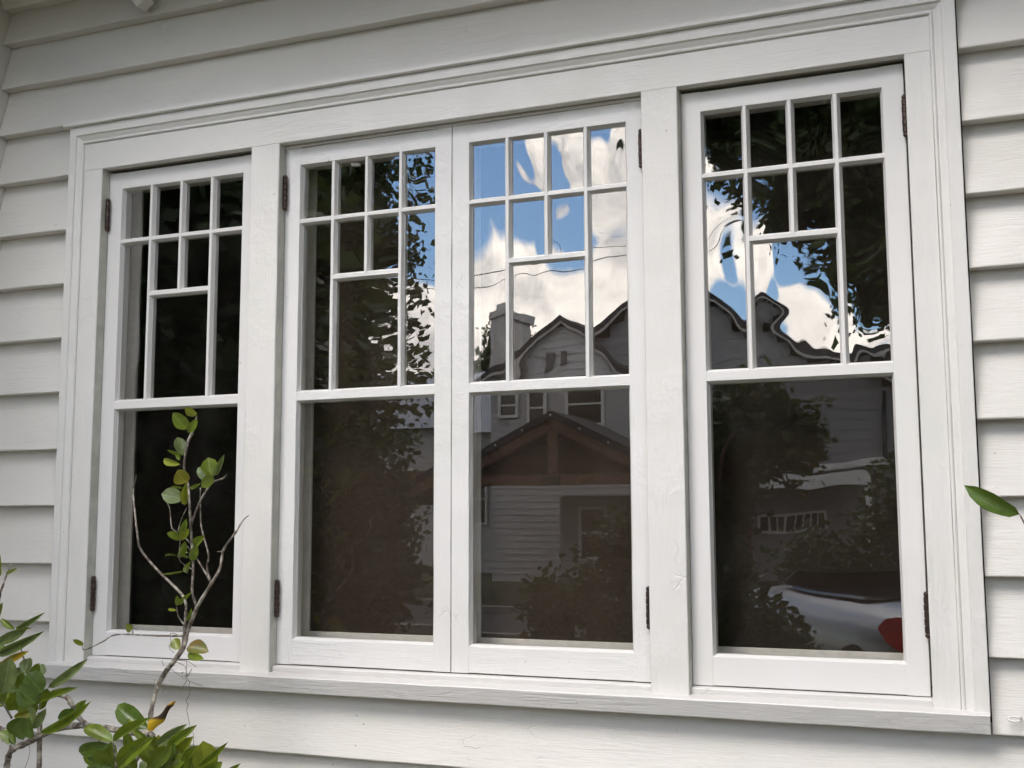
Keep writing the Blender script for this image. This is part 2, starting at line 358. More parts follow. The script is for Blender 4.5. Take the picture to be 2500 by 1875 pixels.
sheet('path', -0.4, 5.6, -3.9, -1.05, 0.008, M['flag'])  # unseen path added to bounce light up under the boards and sill
sheet('driveway', 0.8, 4.4, -11.0, -3.9, 0.006, M['concrete'])
for y0, y1 in ((-11.0, -10.85), (-15.35, -15.2)):
    tag(MB().box(-200, 0.7 if y0 > -12 else 200, y0, y1, -0.05, 0.12, 0.02).build('kerb', M['concrete']), kind='structure')

# ------------------------------------------------------------------ the house wall the photo looks at
XL, XR = -0.345, 5.2
house = empty('clapboard_house', (2.3, 0.1, 0), 'white painted clapboard house wall around the row of casement windows', 'house')
wall = empty('wall', (0, 0, 0), parent=house)
XBL = 0.0085
laps = [-0.08, 0.12, 0.31, 0.50, 0.69, 0.876, 1.062, 1.251, 1.451, 1.652, 1.850, 2.053, 2.247, 2.444, 2.642, 2.843, 3.031, 3.212, 3.390, 3.57]
def clap(x0, x1, z0, z1, seed):
    zt = z1+0.022; yo = random.uniform(-0.0015, 0.0015)
    prof = [(z0, 0.0600), (z0, 0.0045+yo), (z0+0.0012, 0.0028+yo), (z0+0.004, 0.0022+yo), (zt, 0.051), (zt, 0.0600)]
    o = link('clapboard', extrude('clapboard', prof, x0, x1, 'x', 0.07, 0.0012, seed), M['siding'], wall); return o
for i in range(len(laps)-1):
    z0, z1 = laps[i], laps[i+1]
    if 1.05 < z0 < 3.0:
        clap(XL, XBL, z0, z1, i*3.1); clap(3.0035, XR, z0, z1, i*3.1+40)
    else:
        clap(XL, XR, z0, z1, i*3.1)
sh = MB(); sh.box(-0.6, 0.06, 0.064, 0.10, 0, 3.9); sh.box(2.94, XR, 0.064, 0.10, 0, 3.9); sh.box(0.062, 2.938, 0.0641, 0.0999, 0, 1.05); sh.box(0.062, 2.938, 0.0641, 0.0999, 2.92, 3.9)
sh.build('sheathing', M['room'], house)
# corner where the wall meets a return deepened to shade the boards, eave above
cb = MB(); cb.box(-0.47, XL-0.003, -0.70, 0.05, 0.0, 3.60, 0.004); cb.build('corner_board', M['trim_v'], house)
eave = empty('eave', (0, 0, 0), parent=house)
EZ = 3.585; y = 0.05; k = 0
OV = -0.56
while y > OV+0.02:
    y2 = max(OV, y-0.098)
    MB().box(-0.60, XR, y2+0.002, y-0.002, EZ+random.uniform(0, .002), EZ+0.02, 0.002).build('soffit_board', M['soffit'], eave); y -= 0.098
MB().box(-0.60, XR, OV-0.03, OV, EZ-0.03, EZ+0.14, 0.004).build('fascia', M['trim_h'], eave)
link('frieze_moulding', extrude('frieze_moulding', [(3.525, 0.05), (3.525, -0.004), (3.535, -0.016), (3.555, -0.022), (3.565, -0.040), (EZ, -0.048), (EZ, 0.05)], XL, XR, 'x', 0.1, 0.0008, 8), M['soffit'], eave)
MB().poly([(-0.7, EZ+0.15), (5.4, EZ+0.15), (5.4, EZ+0.19), (-0.7, EZ+0.19)], OV-0.06, 3.0).build('roof', M['room'], house)
# curved outlet hanging down from the soffit against the top board
def bracket():
    path = [(0.300, -0.060, 3.60), (0.303, -0.060, 3.53), (0.312, -0.058, 3.48), (0.328, -0.054, 3.44), (0.350, -0.047, 3.408)]
    vs = []; fs = []; w = 0.024; th = 0.009
    for i, p in enumerate(path):
        p = Vector(p); q = Vector(path[min(i+1, 4)])-Vector(path[max(i-1, 0)]); q.normalize(); s = Vector((q.z, 0, -q.x)); f = Vector((0, 1, 0))
        for a, b in ((-1, -1), (1, -1), (1.25, 0.2), (1, 1.6), (-1, 1.6)): vs.append(p+s*w*a*-1+f*th*2*b)
    for i in range(4):
        for j in range(5): fs.append((i*5+j, i*5+(j+1) % 5, i*5+5+(j+1) % 5, i*5+5+j))
    fs.append((0, 1, 2, 3, 4)); fs.append((20, 21, 22, 23, 24))
    return link('vent_spout', mesh('vent_spout', vs, fs), M['soffit'])
tag(bracket(), 'white painted curved spout hanging from the soffit against the topmost clapboard', 'spout')
# small painted eye hook screwed into a board
hk = MB(); hk.tube([(3.0536+0.0144*math.cos(a), -0.013+0.004*math.sin(a*1), 1.1055+0.0052*math.sin(a)) for a in np.linspace(0.5, 6.1, 18)], 0.0022, 6)
hk.tube([(3.0665, -0.012, 1.108), (3.068, 0.002, 1.1085), (3.068, 0.02, 1.109)], 0.0024, 6)
tag(hk.build('eye_hook', M['trim_h'], None, True), 'small painted screw hook in the clapboard beside the sill end', 'hook')

# ------------------------------------------------------------------ window frame: casing, mullions, sill, screens
Z0 = 3.0145; HT = 2.8485; SB = 1.110
O = [(0.148, 0.779), (0.888, 2.131), (2.238, 2.867)]
frame = empty('window_frame', (1.5, 0.0, 1.1), 'white moulded casing with mullions and sill framing the row of four casements', 'window frame')
def bandp(s, o, w=0.0672):
    q = w/0.0672
    return [(o+s*u*q, y) for u, y in ((0, 0.050), (0, -0.0145), (0.0015, -0.0160), (0.0335, -0.0160), (0.0350, -0.0145), (0.0365, -0.0105), (0.0450, -0.0070), (0.0530, -0.0020), (0.0560, -0.0018), (0.0575, -0.0050), (0.0605, -0.0072), (0.0640, -0.0068), (0.0668, -0.0030), (0.0672, 0.050))]
ZB = Z0-0.005; XB = 0.010
link('backband', extrude('backband', bandp(-1, ZB, ZB-(Z0-0.0672)), lambda u: XB+(ZB-u)*(0.0672-XB)/(ZB-Z0+0.0672), lambda u: 3.0-(ZB-u)*0.0672/(ZB-Z0+0.0672), 'x', 0.12, 0.0005, 1), M['trim_h'], frame)
link('backband', extrude('backband', bandp(1, XB, 0.0672-XB), SB, lambda u: ZB-(u-XB)*(ZB-Z0+0.0672)/(0.0672-XB), 'z', 0.12, 0.0006, 2), M['trim_v'], frame)
link('backband', extrude('backband', bandp(-1, 3.0), SB, lambda u: ZB-(3.0-u)*(ZB-Z0+0.0672)/0.0672, 'z', 0.12, 0.0006, 3), M['trim_v'], frame)
rb = lambda a, b, y0, y1, c=0.0015: [(a, y1), (a, y0+c), (a+c, y0), (b-c, y0), (b, y0+c), (b, y1)]
link('head_casing', extrude('head_casing', rb(HT, Z0-0.0672, 0.0, 0.0300), 0.0672, 2.9328, 'x', 0.12, 0.0005, 4), M['trim_h'], frame)
for a, b, s in ((0.0672, O[0][0], 5), (O[2][1], 2.9328, 6)):
    link('side_casing', extrude('side_casing', rb(a, b, 0.0004, 0.0300), SB, HT, 'z', 0.12, 0.0006, s), M['trim_v'], frame)
for a, b, s in ((O[0][1], O[1][0], 7), (O[1][1], O[2][0], 8)):
    link('mullion', extrude('mullion', rb(a, b, -0.0006, 0.0300), SB, HT-0.0003, 'z', 0.09, 0.0010, s), M['trim_v'], frame)
link('drip_cap', extrude('drip_cap', [(3.0100, 0.04), (3.0100, -0.026), (3.013, -0.031), (3.024, -0.029), (3.031, 0.0), (3.033, 0.04)], -0.008, 3.014, 'x', 0.08, 0.0012, 9), M['trim_h'], frame)
link('sill', extrude('sill', [(1.045, 0.26), (1.064, 0.03), (1.0655, -0.0235), (1.068, -0.026), (1.112, -0.036), (1.1155, -0.0335), (1.1215, 0.018), (1.128, 0.26)], 0.0015, 2.9985, 'x', 0.06, 0.0013, 10), M['sill'], frame)
for (a, b), s in zip(O, (11, 12, 13)):
    link('sill_stop', extrude('sill_stop', [(1.115, 0.20), (1.115, 0.0185), (1.1345, 0.0180), (1.1375, 0.0205), (1.1400, 0.036), (1.1405, 0.20)], a+0.001, b-0.001, 'x', 0.07, 0.0008, s), M['sill'], frame)
    # jamb lining behind the casing
    for (x0, x1) in ((a-0.030, a+0.0012), (b-0.0012, b+0.030)):
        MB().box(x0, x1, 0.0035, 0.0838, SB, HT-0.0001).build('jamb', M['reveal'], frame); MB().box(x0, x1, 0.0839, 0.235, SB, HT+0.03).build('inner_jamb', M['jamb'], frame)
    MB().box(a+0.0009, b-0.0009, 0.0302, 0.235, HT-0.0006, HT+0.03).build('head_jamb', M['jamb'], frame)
MB().box(O[1][0]+0.002, O[1][1]-0.002, 0.0345, 0.060, 2.8385, HT-0.001, 0.0015).build('head_stop', M['old_h'], frame)
# inside stops and insect screens, one behind each sash
SX = [(0.1500, 0.7770), (0.8895, 1.5015), (1.5040, 2.1295), (2.2400, 2.8605)]
for i, (a, b) in enumerate(SX):
    sc_ = empty('insect_screen', (0, 0, 0), parent=frame)
    lo = a+0.001; hi = b+(-0.001)
    for nm, q in (('screen_stile', (lo, lo+0.040, 1.150, HT-0.002)), ('screen_stile', (hi-0.030, hi, 1.150, HT-0.002))):
        MB().box(q[0], q[1], 0.165, 0.188, q[2], q[3], 0.002).build(nm, M['screen_frame'], sc_)
    MB().box(lo+0.041, hi-0.031, 0.165, 0.188, 1.150, 1.235, 0.002).build('screen_rail', M['screen_frame'], sc_)
    MB().box(lo+0.041, hi-0.031, 0.165, 0.188, HT-0.048, HT-0.002, 0.002).build('screen_rail', M['screen_frame'], sc_)
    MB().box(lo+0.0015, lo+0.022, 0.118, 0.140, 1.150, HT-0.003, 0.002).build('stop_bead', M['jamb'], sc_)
    MB().box(lo+0.039, hi-0.029, 0.1755, 0.1770, 1.233, HT-0.046).build('screen_mesh', M['screen'][i], sc_)
MB().box(1.4955, 1.5100, 0.120, 0.21, 1.14, HT, 0.002).build('centre_post', M['jamb'], frame)
# dark room behind
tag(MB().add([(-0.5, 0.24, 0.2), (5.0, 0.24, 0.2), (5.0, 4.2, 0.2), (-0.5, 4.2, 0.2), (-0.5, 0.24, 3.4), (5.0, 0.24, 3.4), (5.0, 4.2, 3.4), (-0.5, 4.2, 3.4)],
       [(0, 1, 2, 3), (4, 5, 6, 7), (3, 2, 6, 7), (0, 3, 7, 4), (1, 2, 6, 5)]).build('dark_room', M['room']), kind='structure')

# ------------------------------------------------------------------ casement sashes
YF, YG, YB = 0.040, 0.0565, 0.084
CH = 0.0062
HCOL = dict(t0=(2.628, 2.744), t1=(1.292, 1.408))
def hinge(parent, x, y, z0, z1, side):
    m = MB(); r = 0.0086; n = 5; L = (z1-z0-0.022)/n
    for i in range(n):
        za = z0+0.011+i*L; rr = r*(1.0 if i % 2 else 0.94)
        m.tube([(x, y, za+0.0006), (x, y, za+0.0018), (x, y, za+L-0.0018), (x, y, za+L-0.0006)], [rr*0.86, rr, rr, rr*0.86], 10)
    m.tube([(x, y, z0+0.006), (x, y, z1-0.006)], r*0.62, 8)
    m.ball((x, y, z0+0.0055), 0.0080, n=10); m.ball((x, y, z1-0.0055), 0.0080, n=10)
    m.box(x-0.0165 if side > 0 else x+0.0015, x-0.0015 if side > 0 else x+0.0165, YF-0.0018, YF+0.004, z0+0.012, z1-0.012)
    return m.build('hinge', M['bronze'], parent, False)
def make_sash(i, label, matk, hinge_side, tall, bottom, gl):
    a, b = SX[i]; mv, mh = M[matk+'_v'], M[matk+'_h']; amp = 0.0003 if matk == 'new' else 0.0010
    s = empty('casement_window', ((a+b)/2, YF, bottom), label, 'window', 'casement windows in the row')
    gl_, gr_ = a+0.0575, b-0.0575        # inner front edges of the stiles
    T, B_ = 2.7785, 1.2215               # glazing limits
    link('stile', extrude('stile', [(a, YB), (a, YF+0.0015), (a+0.0015, YF), (gl_-0.001, YF), (gl_, YF+0.001), (gl_+CH*0.8, YG-0.002), (gl_+CH, YG), (gl_+CH, YB)], bottom, tall, 'z', 0.09, amp, i*5+20), mv, s)
    link('stile', extrude('stile', [(b, YB), (b, YF+0.0015), (b-0.0015, YF), (gr_+0.001, YF), (gr_, YF+0.001), (gr_-CH*0.8, YG-0.002), (gr_-CH, YG), (gr_-CH, YB)], bottom, tall, 'z', 0.09, amp, i*5+21), mv, s)
    x0, x1 = gl_-0.004, gr_+0.004
    link('top_rail', extrude('top_rail', [(tall-0.0006, YB-.001), (tall-0.0006, YF+0.0022), (tall-0.002, YF+0.0007), (T+0.001, YF+0.0007), (T, YF+0.0017), (T-CH*0.8, YG-0.002), (T-CH, YG), (T-CH, YB-.001)], x0, x1, 'x', 0.09, amp, i*5+22), mh, s)
    link('bottom_rail', extrude('bottom_rail', [(bottom+0.0006, YB-.001), (bottom+0.0006, YF+0.0022), (bottom+0.002, YF+0.0007), (B_-0.001, YF+0.0007), (B_, YF+0.0017), (B_+CH*0.8, YG-0.002), (B_+CH, YG), (B_+CH, YB-.001)], x0, x1, 'x', 0.09, amp, i*5+23), mh, s)
    def bar(nm, c, w, axis, p0, p1, yo, mat, seed, ch=CH, yb=0.010):
        pr = [(c-w/2-ch, YB-yb), (c-w/2-ch, YG), (c-w/2-ch*0.8, YG-0.002), (c-w/2, YF+yo+0.001), (c-w/2+0.001, YF+yo), (c+w/2-0.001, YF+yo), (c+w/2, YF+yo+0.001), (c+w/2+ch*0.8, YG-0.002), (c+w/2+ch, YG), (c+w/2+ch, YB-yb)]
        return link(nm, extrude(nm, pr, p0, p1, axis, 0.06, amp, seed), mat, s)
    zm, zh1, zh2 = 2.000, 2.5855, 2.3875
    pw = (gr_-gl_)/4; v1, v2, v3 = gl_+pw, gl_+2*pw, gl_+3*pw
    bar('meeting_rail', zm, 0.028, 'x', x0, x1, 0.0009, mh, i*9+60, yb=0.0015)
    bar('muntin', zh1, 0.0115, 'x', x0, x1, 0.0021, mh, i*9+61)
    bar('muntin', zh2, 0.0135, 'x', v1, v3, 0.0022, mh, i*9+62, yb=0.011)
    for c, z0, z1, q in ((v1, zm, T, 0), (v2, zh2, T, 1), (v3, zm, T, 2)):
        bar('muntin', c, 0.0105, 'z', z0+0.003, z1+0.003, 0.0015, mv, i*9+63+q, yb=0.0105)
    rects = [(gl_, v1, zh1, T), (v1, v2, zh1, T), (v2, v3, zh1, T), (v3, gr_, zh1, T), (v1, v2, zh2, zh1), (v2, v3, zh2, zh1), (gl_, v1, zm, zh1), (v3, gr_, zm, zh1), (v1, v3, zm, zh2), (gl_, gr_, B_, zm)]
    for k, (xa, xb, za, zb) in enumerate(rects):
        cx, cz = (xa+xb)/2, (za+zb)/2; w, h = xb-xa-0.004, zb-za-0.004
        q = MB().box(-w/2, w/2, -0.0015, 0.0015, -h/2, h/2)
        o = link('pane', mesh('pane', q.v, q.f), M[gl[k]], s, loc=Vector((cx, YG+0.0045, cz))-Vector(s.location))
        t_ = TILT.get((i, k), (random.gauss(0, 0.2), random.gauss(0, 0.2)))
        o.rotation_euler = (R(t_[0]), 0, R(t_[1]))
    hx = a+0.0060 if hinge_side < 0 else (b+0.0005 if i == 3 else b-0.0085)
    for z0, z1 in ((2.628, 2.744), (1.292, 1.408)): hinge(s, hx, YF-0.0110, z0, z1, -hinge_side)
    return s
TILT = {(2, 6): (0.0, 0.0), (2, 8): (0.05, 0.0), (2, 9): (0, 0), (3, 6): (0, 0), (3, 7): (0, 0), (3, 8): (0.05, 0), (3, 9): (0, 0), (1, 7): (0, 0)}
wv, so, fl = 'glass_wavy', 'glass_soft', 'glass_flat'
make_sash(0, 'smooth white casement behind the leafy twig, hinged nearest the corner', 'new', -1, 2.8385, 1.1425, [so]*9+[fl])
make_sash(1, 'white casement reflecting the dark oak tree, hinged on the mullion beside the twig', 'old', -1, 2.8380, 1.1435, [so]*9+[fl])
make_sash(2, 'thick-painted white casement reflecting blue sky, chimney and timber porch gable', 'old', 1, 2.8380, 1.1435, [so, wv, wv, wv, so, wv, so, so, so, fl])
make_sash(3, 'smooth white casement reflecting a parked car with a red tail light', 'new', 1, 2.8385, 1.1425, [wv]*9+['glass_low'])
# ------------------------------------------------------------------ measured plant shapes (x, y, z in metres)
TWIG_LEAVES=[(0.841,-0.340,1.911,0.834,-0.381,1.928,0.0236,0.20,'y'),
(0.818,-0.340,1.873,0.792,-0.382,1.915,0.0369,0.15,'g'),
(0.810,-0.340,1.860,0.849,-0.353,1.895,0.0208,0.20,'g'),
(0.795,-0.340,1.792,0.783,-0.346,1.846,0.0350,0.20,'p'),
(0.792,-0.340,1.797,0.777,-0.384,1.805,0.0085,0.20,'g'),
(0.784,-0.340,1.777,0.774,-0.344,1.802,0.0132,0.10,'g'),
(0.787,-0.340,1.766,0.715,-0.333,1.781,0.0198,0.15,'y'),
(0.819,-0.340,1.714,0.804,-0.370,1.746,0.0432,0.10,'Y'),
(0.897,-0.340,1.710,0.859,-0.350,1.753,0.0335,0.10,'p'),
(0.904,-0.340,1.726,0.896,-0.350,1.781,0.0438,0.10,'g'),
(0.915,-0.340,1.730,0.967,-0.377,1.781,0.0158,0.15,'p'),
(0.908,-0.340,1.726,0.899,-0.378,1.697,0.0307,0.20,'g'),
(0.802,-0.340,1.665,0.759,-0.381,1.679,0.0451,0.15,'p'),
(0.809,-0.340,1.645,0.845,-0.385,1.704,0.0197,0.10,'y'),
(0.824,-0.340,1.694,0.885,-0.376,1.705,0.0094,0.10,'g'),
(0.797,-0.340,1.695,0.787,-0.373,1.699,0.0066,0.20,'g'),
(0.798,-0.340,1.554,0.828,-0.357,1.598,0.0187,0.20,'g'),
(0.795,-0.340,1.542,0.780,-0.376,1.562,0.0215,0.15,'g'),
(0.795,-0.340,1.542,0.835,-0.357,1.570,0.0197,0.15,'y'),
(0.850,-0.340,1.521,0.897,-0.368,1.551,0.0214,0.20,'g'),
(0.792,-0.340,1.489,0.839,-0.376,1.531,0.0196,0.20,'g'),
(0.787,-0.340,1.495,0.727,-0.331,1.499,0.0047,0.50,'g'),
(0.840,-0.340,1.480,0.861,-0.348,1.525,0.0242,0.20,'g'),
(0.825,-0.340,1.505,0.802,-0.342,1.509,0.0075,0.10,'g'),
(0.826,-0.340,1.491,0.832,-0.379,1.499,0.0065,0.10,'g'),
(0.824,-0.340,1.445,0.863,-0.384,1.475,0.0149,0.20,'g'),
(0.815,-0.340,1.452,0.776,-0.385,1.441,0.0051,0.50,'g'),
(0.794,-0.340,1.350,0.803,-0.356,1.379,0.0140,0.10,'g'),
(0.799,-0.340,1.353,0.851,-0.360,1.387,0.0112,0.30,'g'),
(0.790,-0.340,1.337,0.757,-0.337,1.338,0.0084,0.10,'y'),
(0.828,-0.340,1.305,0.848,-0.347,1.340,0.0083,0.20,'g'),
(0.629,-0.340,1.274,0.639,-0.376,1.295,0.0208,0.10,'y'),
(0.450,-0.340,1.223,0.443,-0.375,1.242,0.0144,0.10,'y'),
(0.804,-0.340,1.224,0.779,-0.335,1.253,0.0296,0.10,'y'),
(0.829,-0.340,1.226,0.896,-0.334,1.223,0.0397,0.15,'o'),
(0.834,-0.340,1.212,0.898,-0.362,1.206,0.0212,0.15,'g')]
BUSH_LEAVES=[(0.806,-0.470,1.018,0.697,-0.470,1.083,0.0509,0.25,'d'),
(0.739,-0.550,0.987,0.635,-0.563,0.955,0.0340,0.45,'d'),
(0.797,-0.600,1.007,0.706,-0.612,1.045,0.0375,0.30,'g'),
(0.805,-0.610,1.010,0.925,-0.629,1.077,0.0230,0.30,'g'),
(0.757,-0.550,0.924,0.661,-0.551,0.942,0.0226,0.20,'d'),
(0.725,-0.500,0.912,0.683,-0.532,0.979,0.0274,0.20,'g'),
(0.817,-0.600,0.941,0.943,-0.639,1.026,0.0408,0.30,'g'),
(0.898,-0.550,0.981,0.848,-0.593,1.042,0.0197,0.30,'g'),
(0.857,-0.500,0.982,0.960,-0.519,1.041,0.0244,0.20,'p'),
(0.933,-0.550,0.990,1.016,-0.544,1.048,0.0230,0.25,'g'),
(0.910,-0.510,0.951,1.005,-0.553,1.018,0.0319,0.15,'y'),
(0.906,-0.590,0.945,0.975,-0.590,1.000,0.0371,0.25,'g'),
(0.859,-0.500,0.939,0.837,-0.543,1.004,0.0348,0.20,'d'),
(1.005,-0.550,0.930,1.037,-0.576,0.996,0.0388,0.15,'g'),
(1.057,-0.530,0.926,1.064,-0.567,1.015,0.0598,0.10,'y'),
(1.065,-0.590,0.961,1.160,-0.607,1.020,0.0174,0.20,'g'),
(0.907,-0.550,0.927,0.980,-0.550,0.967,0.0273,0.20,'d'),
(1.110,-0.550,0.930,1.187,-0.591,0.969,0.0141,0.20,'g'),
(0.779,-0.490,0.902,0.775,-0.520,0.962,0.0352,0.20,'d'),
(0.815,-0.500,0.902,0.869,-0.496,0.931,0.0349,0.20,'d'),
(0.926,-0.500,0.910,0.994,-0.544,0.961,0.0259,0.20,'g'),
(0.691,-0.520,0.888,0.674,-0.553,0.923,0.0264,0.20,'d'),
(0.731,-0.490,0.885,0.695,-0.494,0.918,0.0309,0.20,'g'),
(0.771,-0.490,1.030,0.736,-0.481,1.040,0.0177,0.20,'y'),
(0.373,-0.600,1.442,0.374,-0.610,1.503,0.0209,0.10,'g'),
(0.393,-0.600,1.448,0.457,-0.635,1.464,0.0091,0.30,'y'),
(0.441,-0.600,1.296,0.552,-0.641,1.330,0.0144,0.35,'p'),
(0.435,-0.600,1.293,0.398,-0.617,1.324,0.0153,0.35,'g'),
(0.438,-0.600,1.294,0.513,-0.629,1.302,0.0072,0.20,'y'),
(0.370,-0.600,1.252,0.472,-0.606,1.290,0.0280,0.20,'p'),
(0.415,-0.640,1.229,0.587,-0.673,1.285,0.0258,0.25,'p'),
(0.383,-0.600,1.188,0.491,-0.621,1.234,0.0198,0.30,'Y'),
(0.457,-0.650,1.120,0.499,-0.677,1.220,0.0518,0.10,'p'),
(0.484,-0.600,1.172,0.489,-0.593,1.214,0.0329,0.10,'p'),
(0.503,-0.600,1.172,0.547,-0.622,1.203,0.0231,0.10,'g'),
(0.574,-0.630,1.132,0.548,-0.663,1.183,0.0549,0.10,'d'),
(0.578,-0.650,1.109,0.551,-0.690,1.154,0.0528,0.10,'d'),
(0.563,-0.600,1.137,0.692,-0.612,1.212,0.0220,0.25,'p'),
(0.532,-0.600,1.096,0.648,-0.610,1.141,0.0185,0.35,'g'),
(0.384,-0.600,1.087,0.442,-0.628,1.126,0.0278,0.10,'g'),
(0.427,-0.600,1.067,0.455,-0.602,1.120,0.0410,0.10,'g'),
(0.488,-0.630,1.073,0.527,-0.636,1.121,0.0413,0.10,'g'),
(0.503,-0.600,1.070,0.478,-0.631,1.058,0.0274,0.10,'Y'),
(0.509,-0.620,1.055,0.463,-0.630,1.010,0.0422,0.15,'d'),
(0.519,-0.600,1.023,0.566,-0.609,1.079,0.0212,0.10,'p'),
(0.516,-0.600,0.996,0.510,-0.614,1.053,0.0291,0.10,'d'),
(0.586,-0.650,1.025,0.772,-0.690,1.105,0.0233,0.25,'g'),
(0.666,-0.600,1.079,0.643,-0.640,1.065,0.0408,0.15,'d'),
(0.672,-0.600,1.082,0.721,-0.628,1.114,0.0182,0.10,'g'),
(0.450,-0.600,0.977,0.405,-0.613,1.010,0.0275,0.20,'g'),
(0.485,-0.600,0.991,0.461,-0.604,1.027,0.0265,0.10,'d'),
(0.454,-0.600,0.974,0.434,-0.590,1.004,0.0177,0.10,'d'),
(0.507,-0.570,1.197,0.523,-0.574,1.171,0.0224,0.10,'p'),
(0.366,-0.570,1.209,0.341,-0.571,1.252,0.0273,0.10,'g'),
(0.351,-0.580,1.325,0.394,-0.611,1.364,0.0183,0.10,'g'),
(0.412,-0.550,1.101,0.361,-0.560,1.140,0.0363,0.10,'g'),
(0.466,-0.550,1.078,0.489,-0.553,1.115,0.0316,0.10,'d'),
(0.367,-0.560,1.136,0.319,-0.551,1.169,0.0364,0.10,'g'),
(0.415,-0.550,1.142,0.393,-0.553,1.177,0.0273,0.10,'g'),
(0.362,-0.552,1.166,0.370,-0.595,1.200,0.0288,0.10,'p'),
(0.380,-0.567,1.077,0.339,-0.560,1.104,0.0248,0.35,'g'),
(0.491,-0.577,1.029,0.469,-0.585,1.079,0.0347,0.10,'p'),
(0.469,-0.553,1.122,0.434,-0.548,1.157,0.0260,0.20,'g'),
(0.288,-0.515,1.117,0.273,-0.533,1.175,0.0250,0.35,'y'),
(0.395,-0.572,1.096,0.356,-0.573,1.148,0.0220,0.35,'y'),
(0.467,-0.522,1.079,0.499,-0.534,1.118,0.0342,0.20,'g'),
(0.478,-0.547,1.058,0.464,-0.574,1.100,0.0322,0.35,'g'),
(0.306,-0.499,1.109,0.352,-0.522,1.155,0.0332,0.10,'d'),
(0.372,-0.545,1.150,0.302,-0.539,1.180,0.0390,0.35,'p'),
(0.448,-0.561,1.124,0.452,-0.587,1.165,0.0335,0.35,'g'),
(0.487,-0.577,1.135,0.503,-0.602,1.178,0.0278,0.20,'d'),
(0.416,-0.545,1.112,0.385,-0.539,1.169,0.0408,0.10,'g'),
(0.337,-0.490,1.135,0.323,-0.514,1.164,0.0364,0.35,'g'),
(0.476,-0.534,1.062,0.521,-0.573,1.114,0.0211,0.20,'g'),
(0.389,-0.481,1.092,0.376,-0.472,1.134,0.0294,0.10,'g'),
(0.338,-0.493,1.126,0.395,-0.509,1.170,0.0216,0.20,'p'),
(0.384,-0.572,1.147,0.458,-0.611,1.183,0.0214,0.35,'p'),
(0.280,-0.484,1.052,0.312,-0.492,1.115,0.0362,0.20,'g'),
(0.329,-0.488,1.086,0.355,-0.504,1.154,0.0244,0.35,'p'),
(0.837,-0.512,0.906,0.822,-0.505,0.943,0.0352,0.20,'p'),
(1.039,-0.541,0.922,1.101,-0.542,0.959,0.0316,0.20,'g'),
(0.950,-0.434,0.916,0.958,-0.424,0.948,0.0230,0.20,'g'),
(0.818,-0.439,0.902,0.814,-0.464,0.936,0.0384,0.35,'g'),
(0.955,-0.453,0.920,1.001,-0.459,0.973,0.0304,0.10,'d'),
(0.863,-0.443,0.940,0.898,-0.447,0.983,0.0304,0.10,'g'),
(0.635,-0.491,0.911,0.686,-0.497,0.954,0.0229,0.10,'p'),
(0.983,-0.549,0.953,1.048,-0.576,1.005,0.0207,0.20,'g'),
(0.800,-0.513,0.912,0.801,-0.555,0.961,0.0386,0.10,'g'),
(0.628,-0.444,0.900,0.660,-0.480,0.957,0.0379,0.10,'y'),
(0.871,-0.474,0.897,0.949,-0.515,0.940,0.0220,0.10,'g'),
(0.755,-0.465,0.950,0.753,-0.497,1.013,0.0252,0.35,'g'),
(0.730,-0.535,0.923,0.713,-0.579,0.970,0.0315,0.10,'g'),
(0.857,-0.515,0.947,0.850,-0.539,0.984,0.0364,0.35,'g'),
(0.638,-0.485,0.885,0.705,-0.498,0.929,0.0316,0.20,'g'),
(0.909,-0.533,0.951,0.967,-0.571,0.999,0.0321,0.20,'d'),
(0.623,-0.453,0.896,0.599,-0.485,0.950,0.0279,0.20,'g'),
(0.941,-0.541,0.921,0.974,-0.556,0.982,0.0255,0.20,'p'),
(0.684,-0.478,0.889,0.691,-0.482,0.947,0.0218,0.10,'p'),
(0.687,-0.491,0.916,0.697,-0.490,0.978,0.0352,0.10,'g'),
(0.869,-0.461,0.916,0.897,-0.474,0.977,0.0258,0.20,'g'),
(0.985,-0.491,0.930,0.964,-0.503,0.968,0.0338,0.35,'g'),
(0.813,-0.454,0.929,0.847,-0.497,1.002,0.0262,0.20,'y'),
(0.827,-0.442,0.944,0.832,-0.456,0.998,0.0365,0.20,'y'),
(0.921,-0.542,0.935,0.998,-0.560,0.976,0.0369,0.20,'g'),
(0.998,-0.492,0.925,1.044,-0.533,0.981,0.0310,0.10,'g')]
SIDE_LEAVES=[(3.073,-0.500,1.606,2.974,-0.534,1.659,0.0348,0.35,'d')]
